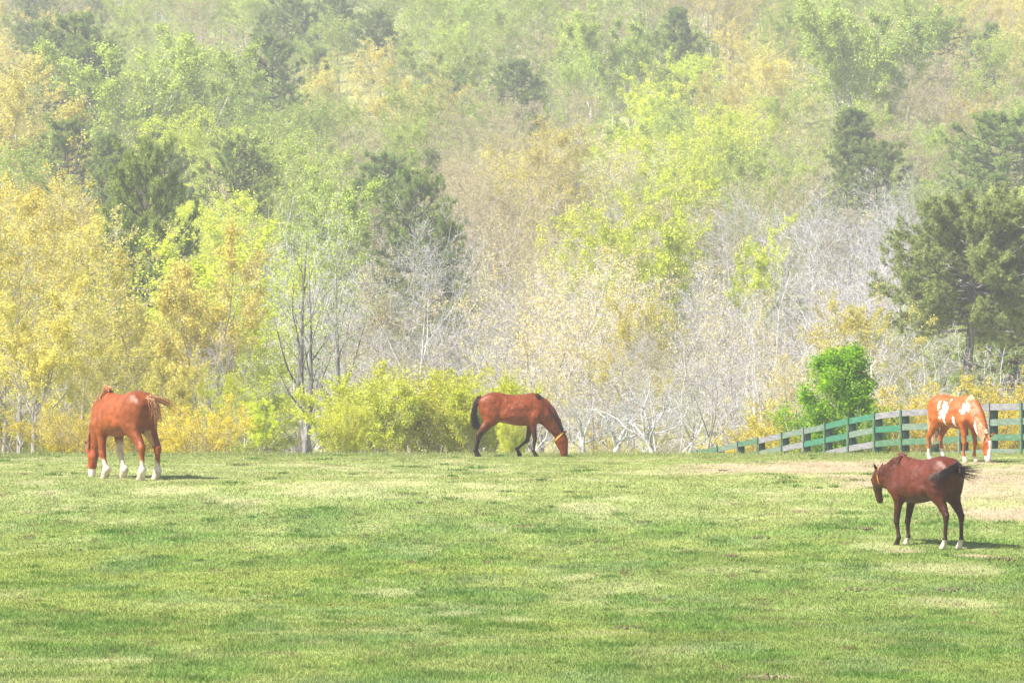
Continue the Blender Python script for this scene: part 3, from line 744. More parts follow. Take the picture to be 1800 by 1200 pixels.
WM = {'B': wood('green_painted_wood', (.010, .085, .045), (.022, .14, .08), (.06, .18, .12), .4),
      'G': wood('faded_green_wood', (.025, .085, .04), (.05, .13, .065), (.12, .17, .12), .6),
      'g': wood('green_grey_wood', (.06, .11, .07), (.11, .16, .12), (.18, .20, .18), .6),
      'W': wood('weathered_grey_wood', (.10, .10, .105), (.18, .175, .19), (.25, .245, .26), .6),
      'D': wood('dark_green_post_wood', (.010, .035, .025), (.02, .06, .04), (.03, .08, .05), .5)}
FP = [(1920, 706, 100.7), (1858, 706, 102.9), (1797, 707, 105.0), (1740, 709, 107.2), (1688, 714, 109.3), (1637, 717, 111.5), (1585, 720, 113.6), (1538, 725, 115.7), (1492, 734, 117.9), (1451, 744, 120.1),
      (1413, 752, 122.2), (1375, 760, 124.4), (1333, 769, 126.5), (1297, 776, 128.7), (1262, 784, 130.9), (1227, 791, 133.0), (1196, 800, 135.2), (1166, 808, 137.4)]
RC = ['WWGg', 'WgGg', 'WgGg', 'WgGg', 'WgGg', 'WgGg', 'WBGg', 'BgWg', 'BBWG', 'gBGG', 'gWgG', 'WgGG', 'GGgG', 'gGGG', 'GgGG', 'GGgG', 'gGGG']
fence = empty('wooden_fence', (0, 0, 0))
nodes = [Vector(((px - 900) / F * D, D, -(ty - 700) / F * D)) for px, ty, D in FP]
fence.location = nodes[5] - Vector((0, 0, 1.42)); fl = fence.location.copy()
tag(fence, 'four-rail wooden board fence, patchy green paint and weathered grey, running downhill', 'fence')
def prism(name, corners8, mat, rough=.0):
    V = np.array([tuple(c) for c in corners8])
    f = np.array([[0, 3, 2, 1], [4, 5, 6, 7], [0, 1, 5, 4], [1, 2, 6, 5], [2, 3, 7, 6], [3, 0, 4, 7]])
    me = make_mesh(name, V, [f], [mat])
    return me
def beam(name, a, b, half_n, half_h, nvec, mat, jag=0):
    """board from a to b, several sections along with slightly wavy edges"""
    fr = random.Random(int(a.x * 991 + a.z * 77)); n = 8
    V = []; up = Vector((0, 0, 1))
    for i in range(n + 1):
        p = a.lerp(b, i / n); t1 = fr.uniform(-1, 1) * jag; t2 = fr.uniform(-1, 1) * jag
        for sn, sh, tt in ((-1, -1, t1), (1, -1, t1), (1, 1, t2), (-1, 1, t2)):
            V.append(tuple(p + nvec * half_n * sn + up * (half_h * sh + tt)))
    F_ = []
    for i in range(n):
        for k in range(4):
            F_.append([i * 4 + k, i * 4 + (k + 1) % 4, (i + 1) * 4 + (k + 1) % 4, (i + 1) * 4 + k])
    F_ += [[3, 2, 1, 0], [n * 4, n * 4 + 1, n * 4 + 2, n * 4 + 3]]
    return make_mesh(name, np.array(V), [np.array(F_)], [mat])
for i, p in enumerate(nodes):
    e = (nodes[min(i + 1, len(nodes) - 1)] - nodes[max(i - 1, 0)]); e.z = 0; e.normalize()
    nv = Vector((-abs(e.y), e.x * (1 if e.y > 0 else -1) * 1.0, 0)); nv = Vector((-e.y, e.x, 0)); 
    if nv.x > 0: nv = -nv
    q = p - fl
    # post behind the boards
    c = q - nv * .115
    w = .085
    cs = [c + e * sx * w + nv * sy * w for sx, sy in ((-1, -1), (1, -1), (1, 1), (-1, 1))]
    pm = prism('post', [v + Vector((0, 0, -1.75)) for v in cs] + [v + Vector((0, 0, -.05)) for v in cs], WM['D'])
    link('post', pm, fence)
    c = q + nv * .045
    cs = [c + e * sx * .055 + nv * sy * .014 for sx, sy in ((-1, -1), (1, -1), (1, 1), (-1, 1))]
    bm_ = prism('batten', [v + Vector((0, 0, -1.55)) for v in cs] + [v + Vector((0, 0, .03)) for v in cs], WM[{3: 'W', 10: 'W', 13: 'W', 16: 'W', 4: 'g'}.get(i, 'G')])
    link('batten', bm_, fence)
    if i + 1 < len(nodes):
        a, b = q, nodes[i + 1] - fl
        ee = (b - a); ee.z = 0; ee.normalize(); n2 = Vector((-ee.y, ee.x, 0)); n2 = -n2 if n2.x > 0 else n2
        for k in range(4):
            dz = Vector((0, 0, -.10 - .405 * k))
            fr = random.Random(i * 7 + k)
            link('rail', beam('rail', a + dz + ee * .004 + Vector((0, 0, fr.uniform(-.012, .012))), b + dz - ee * .004 + Vector((0, 0, fr.uniform(-.012, .012))), .015, .088, n2, WM[RC[i][k]], .006), fence)

# ------------------------------------------------------------------ horses
class Field:
    """smooth union of tapered elliptic capsules, meshed by surface nets"""
    def __init__(s, lo, hi, h):
        s.h = h; s.lo = np.array(lo, float)
        s.n = [int((b - a) / h) + 1 for a, b in zip(lo, hi)]
        ax = [lo[i] + h * np.arange(s.n[i]) for i in range(3)]
        s.X, s.Y, s.Z = [g.astype(np.float32) for g in np.meshgrid(*ax, indexing='ij')]
        s.f = np.full(s.X.shape, 9.0, np.float32); s.prims = []
    def union(s, g, k):
        h = np.clip(.5 + .5 * (s.f - g) / k, 0, 1)
        s.f = s.f * (1 - h) + g * h - k * h * (1 - h)
    def cap(s, a, b, ra, rb, la=None, lb=None, k=.04, lat=(0, 1, 0), name='body'):
        """radius ra->rb in the plane, la->lb sideways"""
        la = ra if la is None else la; lb = rb if lb is None else lb
        fn = lambda X, Y, Z: s._cap(X, Y, Z, a, b, ra, rb, la, lb, lat)
        s.prims.append((name, fn)); s.union(fn(s.X, s.Y, s.Z), k)
    @staticmethod
    def _cap(X, Y, Z, a, b, ra, rb, la, lb, lat):
        ab = np.subtract(b, a); L2 = float((ab ** 2).sum()) + 1e-9
        dx, dy, dz = X - a[0], Y - a[1], Z - a[2]
        t = np.clip((dx * ab[0] + dy * ab[1] + dz * ab[2]) / L2, 0, 1)
        dx = dx - t * ab[0]; dy = dy - t * ab[1]; dz = dz - t * ab[2]
        q = dx * lat[0] + dy * lat[1] + dz * lat[2]
        inp = np.sqrt(np.maximum(dx * dx + dy * dy + dz * dz - q * q, 0))
        r = ra + (rb - ra) * t; l = la + (lb - la) * t
        return (np.sqrt((inp / r) ** 2 + (q / l) ** 2) - 1) * np.minimum(r, l)
    def torso(s, S, k=.05, name='body'):
        S = np.array(S, float)
        def fn(X, Y, Z):
            x = np.clip(X, S[0, 0], S[-1, 0])
            zt = np.interp(x, S[:, 0], S[:, 1]); zb = np.interp(x, S[:, 0], S[:, 2]); w = np.interp(x, S[:, 0], S[:, 3])
            zc = (zt + zb) / 2; h = (zt - zb) / 2
            v = (Z - zc) / h
            ww = w * (1 - .16 * np.clip(v, -1, 1))                     # a little wider low down
            d = (np.sqrt((Y / ww) ** 2 + v ** 2) - 1) * np.minimum(w, h)
            return np.where(np.abs(X - x) > 0, np.sqrt(np.maximum(d, 0) ** 2 + (X - x) ** 2) + np.minimum(d, 0) * .2, d).astype(np.float32)
        s.prims.append((name, fn)); s.union(fn(s.X, s.Y, s.Z), k)
    def mesh(s):
        f = s.f; I = f < 0
        nx, ny, nz = f.shape
        cs = np.zeros((nx - 1, ny - 1, nz - 1), int)
        for i in (0, 1):
            for j in (0, 1):
                for k in (0, 1): cs += I[i:nx - 1 + i, j:ny - 1 + j, k:nz - 1 + k]
        act = (cs > 0) & (cs < 8)
        idx = np.full(act.shape, -1); ii, jj, kk = np.nonzero(act); idx[ii, jj, kk] = np.arange(len(ii))
        acc = np.zeros((len(ii), 3)); cnt = np.zeros(len(ii))
        for ax in range(3):
            for o1 in (0, 1):
                for o2 in (0, 1):
                    o = [0, 0, 0]; oth = [a for a in range(3) if a != ax]; o[oth[0]] = o1; o[oth[1]] = o2
                    o_b = list(o); o_b[ax] = 1
                    fa = f[ii + o[0], jj + o[1], kk + o[2]]; fb = f[ii + o_b[0], jj + o_b[1], kk + o_b[2]]
                    m = (fa < 0) != (fb < 0); t = np.where(m, fa / np.where(m, fa - fb, 1), 0)
                    p = np.zeros((len(ii), 3)); p[:, ax] = t; p[:, oth[0]] = o1; p[:, oth[1]] = o2
                    acc += p * m[:, None]; cnt += m
        P = s.lo + s.h * (np.stack([ii, jj, kk], -1) + acc / cnt[:, None])
        Q = []
        for ax in range(3):
            oth = [(ax + 1) % 3, (ax + 2) % 3]
            sl_a = [slice(1, -1)] * 3; sl_b = [slice(1, -1)] * 3
            sl_a[ax] = slice(0, -1); sl_b[ax] = slice(1, None)
            a = I[tuple(sl_a)]; b = I[tuple(sl_b)]
            for flip, m in ((0, a & ~b), (1, ~a & b)):
                w = np.argwhere(m)
                if not len(w): continue
                base = w.copy(); base[:, oth[0]] += 1; base[:, oth[1]] += 1
                c = []
                for d0, d1 in ((-1, -1), (0, -1), (0, 0), (-1, 0)):
                    e = base.copy(); e[:, oth[0]] += d0; e[:, oth[1]] += d1; c.append(idx[e[:, 0], e[:, 1], e[:, 2]])
                q = np.stack(c, -1); Q.append(q[:, ::-1] if flip else q)
        return P, np.vstack(Q)
    def owner(s, P):
        best = np.full(len(P), 1e9); own = np.zeros(len(P), int)
        for i, (nm, fn) in enumerate(s.prims):
            d = fn(P[:, 0], P[:, 1], P[:, 2]); m = d < best; best[m] = d[m]; own[m] = i
        return np.array([p[0] for p in s.prims])[own]

def coat_mat(name, rough=.50, spec=.32):
    m, nt, out = new_mat(name)
    at = N(nt, 'ShaderNodeAttribute', attribute_name='coat')
    tc = N(nt, 'ShaderNodeTexCoord'); no = N(nt, 'ShaderNodeTexNoise'); no.inputs['Scale'].default_value = 9; no.inputs['Detail'].default_value = 5
    mr = N(nt, 'ShaderNodeMapRange'); mr.inputs['From Min'].default_value = .3; mr.inputs['From Max'].default_value = .7; mr.inputs['To Min'].default_value = .72; mr.inputs['To Max'].default_value = 1.28
    ml = N(nt, 'ShaderNodeVectorMath', operation='MULTIPLY')
    nt.links.new(tc.outputs['Object'], no.inputs[0]); nt.links.new(no.outputs[0], mr.inputs[0])
    nt.links.new(at.outputs['Color'], ml.inputs[0]); nt.links.new(mr.outputs[0], ml.inputs[1])
    b = N(nt, 'ShaderNodeBsdfPrincipled'); b.inputs['Roughness'].default_value = rough; b.inputs['Specular IOR Level'].default_value = spec
    b.inputs['Sheen Weight'].default_value = 0.0; b.inputs['Sheen Tint'].default_value = (1, .6, .4, 1)
    n2 = N(nt, 'ShaderNodeTexNoise'); n2.inputs['Scale'].default_value = 3.6; n2.inputs['Detail'].default_value = 2
    bp = N(nt, 'ShaderNodeBump'); bp.inputs['Distance'].default_value = .10; bp.inputs['Strength'].default_value = .7
    nt.links.new(tc.outputs['Object'], n2.inputs[0]); nt.links.new(n2.outputs[0], bp.inputs['Height']); nt.links.new(bp.outputs[0], b.inputs['Normal'])
    nt.links.new(ml.outputs[0], b.inputs['Base Color']); nt.links.new(b.outputs[0], out.inputs[0])
    return m
def plain(name, c, rough=.5, c2=None):
    m, nt, out = new_mat(name)
    tc = N(nt, 'ShaderNodeTexCoord'); no = N(nt, 'ShaderNodeTexNoise'); no.inputs['Scale'].default_value = 30
    r = ramp(nt, [(.35, c), (.65, c2 or tuple(min(1, v * 1.5) for v in c))])
    b = N(nt, 'ShaderNodeBsdfPrincipled'); b.inputs['Roughness'].default_value = rough
    nt.links.new(tc.outputs['Object'], no.inputs[0]); nt.links.new(no.outputs[0], r.inputs[0]); nt.links.new(r.outputs[0], b.inputs['Base Color']); nt.links.new(b.outputs[0], out.inputs[0])
    return m
COAT = coat_mat('horse_coat'); EYE = plain('eye', (.01, .008, .008), .1)

TORSO = [(-.60, 1.38, 1.16, .04), (-.56, 1.42, 1.06, .13), (-.50, 1.465, .98, .19), (-.38, 1.53, .90, .255), (-.22, 1.56, .86, .28), (-.08, 1.545, .83, .272), (.04, 1.515, .81, .275), (.25, 1.485, .765, .30),
         (.42, 1.495, .745, .295), (.56, 1.52, .75, .255), (.69, 1.545, .77, .215), (.80, 1.51, .80, .20), (.92, 1.42, .86, .17), (1.02, 1.30, .93, .12)]

def crest_mane(crest, side, drop, n, rad, f=None, w0=.15, w1=.10):
    # hair rooted along the crest of the neck, falling to one side
    rg = np.random.default_rng(int(drop * 1000) + n); out = []
    cr = np.array(crest, float)
    for _ in range(n):
        t = rg.random() * (len(cr) - 1); i = min(int(t), len(cr) - 2); c = cr[i] * (1 - t + i) + cr[i + 1] * (t - i)
        w = (w0 + (w1 - w0) * t / (len(cr) - 1)) * 1.06; d = drop * rg.uniform(.6, 1.1)
        c = c + [.008, 0, .008]; pts = [c, c + [-.01, side * w * .55, -.03 - .15 * d], c + [-.03, side * w * .95, -.06 - .5 * d], c + [-.05, side * (w + .01), -.07 - d]]
        if f: pts = [f(*p) for p in pts]
        out.append((1, pts, .004, .012, rad))
    return out
GCREST = [(.80, 0, 1.53), (.92, 0, 1.44), (1.05, 0, 1.30), (1.18, 0, 1.13), (1.30, 0, .94), (1.39, 0, .76), (1.43, 0, .66)]
def horse(name, label, loc, rz, scale, legs, neck, head, coat, mane=None, tail=None, halter=None, bulk=1.0, ears=None, legk=1.0, fk=1.0):
    """legs: {'fl','fr','hl','hr'} lists of joints (x, y, z) from elbow/stifle down; neck: nodes (x,y,z,rp,rl); head: nodes"""
    ln = len(neck)
    lo = (-.95, -.62, -.03); hi = (1.75, .62, 1.75)
    fd = Field(lo, hi, .0165)
    T = [(x, a, b, w * bulk) for x, a, b, w in TORSO]
    fd.torso(T)
    for sd in (1, -1):
        y = sd * bulk
        fd.cap((-.30, .12 * y, 1.27), (-.24, .15 * y, .98), .25, .19, .165, .145, k=.04)
        fd.cap((-.47, .10 * y, 1.28), (-.42, .12 * y, .98), .12, .11, .11, .09, k=.07)
        fd.cap((.84, .08 * y, 1.26), (.74, .145 * y, .98), .14, .16, .095, .125, k=.05)
        fd.cap((.60, .16 * y, .98), (.05, .19 * y, 1.00), .13, .15, .10, .12, k=.05)
        fd.cap((-.10, .19 * y, 1.33), (-.16, .20 * y, 1.25), .05, .06, k=.07)                 # point of hip
    fd.cap((.93, 0, 1.02), (.98, 0, 1.08), .15, .13, .16, .12, k=.06)
    lk = legk
    for key, J in legs.items():
        if key[0] == 'h':
            st, ho, fe, co, hf = J
            fd.cap((-.26, st[1], 1.0), st, .17, .125, .11, .085, k=.06, name='thigh')
            fd.cap(st, ho, .135 * lk ** .6, .058 * lk ** .8, .09 * lk ** .6, .05 * lk ** .8, k=.045, name='gaskin')
            fd.cap(ho, tuple(np.array(ho) * .85 + np.array(fe) * .15), .056 * lk, .048 * lk, .043 * lk, .038 * lk, k=.025, name='gaskin')
            fd.cap(ho, fe, .043 * lk, .034 * lk, .034 * lk, .030 * lk, k=.025, name='cannon')
        else:
            el, kn, fe, co, hf = J
            fd.cap((.73, el[1] * .9, .98), el, .13, .095, .095, .08, k=.06, name='arm')
            fd.cap(el, kn, .088 * lk ** .6, .049 * lk ** .8, .072 * lk ** .6, .046 * lk ** .8, k=.05, name='arm')
            fd.cap(kn, tuple(np.array(kn) * .9 + np.array(fe) * .1), .050 * lk, .044 * lk, .047 * lk, .042 * lk, k=.02, name='knee')
            fd.cap(kn, fe, .038 * lk, .033 * lk, .034 * lk, .030 * lk, k=.025, name='cannon')
        fd.cap(fe, fe, .043 * lk * fk, .043 * lk * fk, .038 * lk * fk, .038 * lk * fk, k=.02, name='fetlock')
        if fk > 1: fd.cap(fe, co, .05 * lk * fk, .046 * lk * fk, k=.03, name='fetlock')
        fd.cap(fe, co, .035 * lk, .037 * lk, k=.02, name='pastern')
        fd.cap(co, hf, .045 * lk, .062 * lk, .043 * lk, .055 * lk, k=.012, name='hoof')
    for a, b in zip(neck[:-1], neck[1:]):
        lat = np.array([0., 1, 0])
        d = np.subtract(b[:3], a[:3]); lat = np.cross(d, (0, 0, 1.)); lat = np.array([-lat[0], -lat[1], 0]) if np.linalg.norm(lat[:2]) > 1e-3 else np.array([0, 1., 0]); lat = lat / np.linalg.norm(lat)
        fd.cap(a[:3], b[:3], a[3], b[3], a[4], b[4], k=.06, lat=tuple(lat), name='neck')
    hl = head['lat']; hn = head['nodes']
    for a, b in zip(hn[:-1], hn[1:]):
        fd.cap(a[:3], b[:3], a[3], b[3], a[4], b[4], k=.03, lat=hl, name='head')
    for c in head.get('extra', []): fd.cap(*c, k=.03, lat=hl, name='head')
    for a, b in ears: 
        m_ = tuple((np.array(a) * .5 + np.array(b) * .5))
        fd.cap(a, m_, .028, .026, k=.015, name='ear'); fd.cap(m_, b, .026, .007, k=.01, name='ear')
    fd.f = np.maximum(fd.f, -(fd.Z - .001))
    P, Q = fd.mesh(); own = fd.owner(P)
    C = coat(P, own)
    root = empty(name, loc, rz, scale)
    body = link('body', make_mesh('horse_body', P, [Q], [COAT], True, {'coat': C}), root)
    md = body.modifiers.new('smooth', 'SMOOTH'); md.factor = .5; md.iterations = 2
    tag(root, label, 'horse')
    def strands(nm, groups, mat, seed, parent=root, sides=3):
        """groups: (n, control points list, start spread, end spread, radius)"""
        rg = np.random.default_rng(seed); ch = []
        for n, cp, s0, s1, rad in groups:
            cp = np.array(cp, float)
            for _ in range(n):
                t = np.linspace(0, 1, 9); L = np.linspace(0, 1, len(cp))
                end = rg.uniform(.75, 1.0); t = t * end
                a = rg.normal(0, 1, 3) * s0; b = rg.normal(0, 1, 3) * s1
                pts_ = np.stack([np.interp(t, L, cp[:, i]) for i in range(3)], -1)
                # soften corners
                for _k in range(3): pts_[1:-1] = (pts_[:-2] + 2 * pts_[1:-1] + pts_[2:]) / 4
                pts_ = pts_ + a * (1 - t[:, None]) + b * t[:, None] + np.cumsum(rg.normal(0, .004, (9, 3)), 0)
                ch.append((list(pts_), list(rad * (1 - .85 * np.linspace(0, 1, 9)))))
        v, q = tubes(ch, sides)
        return link(nm, make_mesh(nm, v, [q], [mat], True), parent)
    if mane: strands('mane', mane[0], mane[1], 5)
    if tail: strands('tail', tail[0], tail[1], 6)
    if halter:
        for nm, loops, w, mat in halter:
            Vh, Fh = [], []; vb = 0
            for (c, u, v_, ru, rv_) in loops:       # elliptic strap round centre c in plane (u, v)
                u = np.array(u, float); u /= np.linalg.norm(u); v_ = np.array(v_, float); v_ -= u * (u @ v_); v_ /= np.linalg.norm(v_)
                nn = np.cross(u, v_); m2 = 28; a = np.arange(m2) / m2 * 2 * np.pi
                ring = np.array(c) + np.cos(a)[:, None] * u * ru + np.sin(a)[:, None] * v_ * rv_
                outw = np.cos(a)[:, None] * u + np.sin(a)[:, None] * v_
                rows = [ring - nn * w / 2, ring - nn * w / 2 + outw * .006, ring + nn * w / 2 + outw * .006, ring + nn * w / 2]
                Vh.append(np.vstack(rows))
                k = np.arange(m2); k2 = (k + 1) % m2
                for r0 in range(4):
                    r1 = (r0 + 1) % 4; Fh.append(np.stack([r0 * m2 + k, r0 * m2 + k2, r1 * m2 + k2, r1 * m2 + k], -1) + vb)
                vb += 4 * m2
            link(nm, make_mesh(nm, np.vstack(Vh), Fh, [mat], False), root)
    for c in head['eyes']:
        th = np.linspace(0, np.pi, 7); ph = np.arange(10) / 10 * 2 * np.pi
        V_ = np.array([[math.sin(t) * math.cos(p), math.sin(t) * math.sin(p), math.cos(t)] for t in th for p in ph]) * .02 + np.array(c)
        link('eye', make_mesh('eye', V_, [np.array([[i * 10 + j, i * 10 + (j + 1) % 10, (i + 1) * 10 + (j + 1) % 10, (i + 1) * 10 + j] for i in range(6) for j in range(10)])], [EYE], True), root)
    return root

def leg_front(x, y, kn=None, hf=None, off=0.0):
    el = (x, y, .84); kn = kn or (x + .04, y * .95, .44)
    hx, hz = hf if hf else (x + .02, .0)
    fe = (hx - .02, y * .9, hz + .165); co = (hx + .02, y * .9, hz + .085); h2 = (hx + .045, y * .9, hz + .02)
    return [el, kn, fe, co, h2]
def leg_hind(stx, y, ho, hx, hz=0.0):
    return [(stx, y * 1.05, .90), (ho[0], y, ho[1]), (hx - .01, y * .95, hz + .165), (hx + .025, y * .95, hz + .085), (hx + .05, y * .95, hz + .02)]

GNECK = [(.90, 0, 1.17, .255, .15), (1.04, 0, 1.00, .225, .125), (1.19, 0, .80, .18, .095), (1.29, 0, .63, .15, .08)]
def grazing_head(dx=0, dy=0, ang=0.0):
    """head hanging down; nodes from poll to nose"""
    n = [(1.38, 0, .56, .095, .075), (1.385, 0, .41, .155, .088), (1.42, 0, .28, .122, .066), (1.445, 0, .16, .088, .056), (1.45, 0, .095, .082, .054), (1.445, 0, .075, .068, .05)]
    return n
def mixc(C, m, c, w=1.0):
    C[m] = C[m] * (1 - w) + np.array(c) * w

# bay horse, side on, on the crest
def coat_bay(P, own):
    C = np.tile(np.array([.175, .033, .0015]), (len(P), 1))
    x, y, z = P.T
    top = sstep(1.35, 1.55, z); C = C * (1 - .25 * top)[:, None]
    C = C * (1 - .35 * sstep(.95, 1.25, x) * (own == 'neck'))[:, None]
    leg = np.isin(own, ['cannon', 'fetlock', 'pastern', 'hoof', 'knee', 'gaskin', 'arm'])
    w = np.where(leg, 1 - sstep(.45, .95, z), 0) * .93
    C = C * (1 - w)[:, None] + np.array([.010, .006, .005]) * w[:, None]
    mixc(C, own == 'ear', (.03, .012, .008), .6)
    mz = (own == 'head') & (z < .17); mixc(C, mz, (.10, .025, .012), .4)
    return C
HAIR_DARK = plain('dark_hair', (.012, .006, .006), .4, (.05, .018, .014))
HAIR_RED = plain('brown_hair', (.10, .025, .010), .45, (.18, .05, .02))
HAIR_FLAX = plain('flaxen_hair', (.50, .26, .11), .5, (.78, .58, .38))
HAIR_TAIL = plain('sandy_tail_hair', (.26, .095, .03), .5, (.48, .25, .11))
HAIR_CH = plain('chestnut_hair', (.30, .11, .035), .5, (.50, .24, .10))
STRAP = plain('tan_strap', (.45, .22, .03), .6, (.60, .33, .06)); YEL = plain('yellow_strap', (.70, .36, .03), .6, (.85, .50, .08)); RED = plain('red_strap', (.55, .02, .015), .6, (.7, .05, .04))

D2 = 95.5
ox, oy = (885 - 900) / F * D2, D2
neck = GNECK
horse('grazing_horse', 'red bay horse with black tail and yellow neck strap grazing side-on at the crest', (ox, oy, G(ox, oy) - .01), 0.0, 1.0,
      {'fr': leg_front(.70, -.16, (.755, -.15, .43), (.735, 0)), 'fl': leg_front(.66, .16, (.575, .15, .40), (.34, .03)),
       'hr': leg_hind(-.30, -.15, (-.60, .53), -.68), 'hl': leg_hind(-.27, .15, (-.56, .54), -.64)},
      neck, {'nodes': grazing_head(), 'lat': (0, 1, 0), 'eyes': [(1.455, .07, .41), (1.455, -.07, .41)]},
      coat_bay,
      mane=(crest_mane(GCREST, -1, .05, 260, .007) + [(25, [(1.43, 0, .62), (1.50, 0, .48)], .015, .02, .007)], HAIR_DARK),
      tail=([(240, [(-.57, 0, 1.42), (-.68, 0, 1.30), (-.73, 0, 1.05), (-.70, -.02, .80), (-.55, -.05, .66)], .022, .05, .011),
             (70, [(-.57, 0, 1.42), (-.70, 0, 1.25), (-.75, 0, .95), (-.72, -.02, .60)], .02, .03, .008)], HAIR_DARK),
      halter=[('neck_strap', [((1.335, 0, .50), (1, 0, .95), (0, 1, 0), .185, .095)], .034, YEL)],
      ears=[((1.42, .045, .60), (1.53, .07, .63)), ((1.42, -.045, .60), (1.54, -.08, .62))])

# chestnut draft horse, rear three-quarter, grazing at the left
def coat_draft(P, own):
    C = np.tile(np.array([.23, .052, .006]), (len(P), 1))
    x, y, z = P.T
    C = C * (1 + .08 * (fbm(x * 3, z * 3, 1.2, 3) - .5))[:, None]
    rump = sstep(-.05, -.30, x) * (z > .6); 
    C = C * (1 - rump * .22)[:, None]
    mixc(C, (np.isin(own, ['neck']) & (x > 1.1)), (.33, .07, .02), .6)
    leg = np.isin(own, ['cannon', 'fetlock', 'pastern', 'hoof', 'knee', 'gaskin', 'arm', 'thigh'])
    w = np.where(leg, 1 - sstep(.26 + .05 * np.sin(y * 40), .34 + .04 * np.sin(y * 40), z), 0)
    front_r = leg & (x > .3) & (y < 0); w = np.where(front_r, (1 - sstep(.55, .75, z)) * .9, w)
    C = C * (1 - w)[:, None] + np.array([.60, .50, .41]) * w[:, None]
    mixc(C, (own == 'hoof') & (z < .05), (.45, .36, .26), .8)
    hd = (own == 'head'); mixc(C, hd, (.30, .055, .018), .6); mixc(C, hd & (z < .17), (.78, .66, .58), .9)
    inn = leg & (np.abs(y) < .12) & (z > .6) & (x < 0); mixc(C, inn, (.62, .42, .22), .6)
    return C
ox, oy = ground_at(230, 840)
sh = lambda n, a: [(p[0], p[1] + a(p[2]), *p[2:]) for p in n]
def bend(nodes, f): return [(*f(p[0], p[1], p[2]), *p[3:]) for p in nodes]
bl = lambda x, y, z: (x - .10 * max(0, (x - .85) / .6), y - .10 * max(0, (x - .85) / .6) ** 1.3, z)
horse('draft_horse', 'big chestnut draft horse with white feathered feet grazing, rump towards the viewer', (ox, oy, G(ox, oy) - .01), math.radians(130), 1.155,
      {'fl': leg_front(.66, .17, (.62, .17, .45), (.54, 0)), 'fr': leg_front(.62, -.17, (.56, -.16, .44), (.44, 0)),
       'hl': leg_hind(-.30, .17, (-.58, .56), -.58), 'hr': leg_hind(-.28, -.18, (-.56, .55), -.56)},
      bend(GNECK, bl), {'nodes': bend(grazing_head(), bl), 'lat': (.35, .93, 0), 'eyes': [bl(1.455, .07, .41), bl(1.455, -.07, .41)]},
      coat_draft, bulk=1.16, legk=1.32, fk=1.12,
      mane=(crest_mane([(.66, 0, 1.60)] + GCREST[:], 1, .16, 380, .008, bl, .175, .105) + [(60, [(.62, 0, 1.56), (.74, 0, 1.62), (.86, .03, 1.56)], .02, .02, .009)], HAIR_CH),
      tail=([(130, [(-.57, 0, 1.42), (-.66, 0, 1.40), (-.74, -.05, 1.22), (-.74, -.06, 1.02)], .03, .06, .011), (50, [(-.57, 0, 1.42), (-.68, -.08, 1.42), (-.80, -.22, 1.34), (-.86, -.38, 1.28)], .025, .05, .009)], HAIR_TAIL),
      halter=[('halter', [(bl(1.40, 0, .47), (1, 0, .5), (0, 1, 0), .15, .10), (bl(1.44, 0, .23), (1, 0, .2), (0, 1, 0), .095, .07), (bl(1.37, 0, .44), (0, 0, 1), (1, .2, 0), .13, .10)], .03, RED)],
      ears=[(bl(1.40, .06, .60), bl(1.44, .19, .68)), (bl(1.42, -.05, .60), bl(1.48, -.10, .69))])

# dark bay horse standing at the right, rear three-quarter, tail swishing
def coat_dark(P, own):
    C = np.tile(np.array([.068, .011, .0012]), (len(P), 1))
    x, y, z = P.T
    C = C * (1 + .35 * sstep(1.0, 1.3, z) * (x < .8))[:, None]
    leg = np.isin(own, ['cannon', 'fetlock', 'pastern', 'hoof', 'knee', 'gaskin', 'arm', 'thigh'])
    w = np.where(leg, 1 - sstep(.40, .95, z), 0) * .80
    C = C * (1 - w)[:, None] + np.array([.016, .007, .006]) * w[:, None]
    sock = leg & ~((x > .3) & (y > 0)) & (z < .15); mixc(C, sock, (.62, .52, .44), .9)
    hd = own == 'head'; mixc(C, hd, (.07, .02, .012), .6)
    return C
ox, oy = ground_at(1641, 961)
hN = [(1.33, .05, 1.24, .08, .07), (1.37, .03, 1.12, .13, .085), (1.42, -.02, .99, .10, .062), (1.45, -.07, .87, .074, .052), (1.46, -.10, .80, .066, .05), (1.455, -.11, .78, .055, .045)]
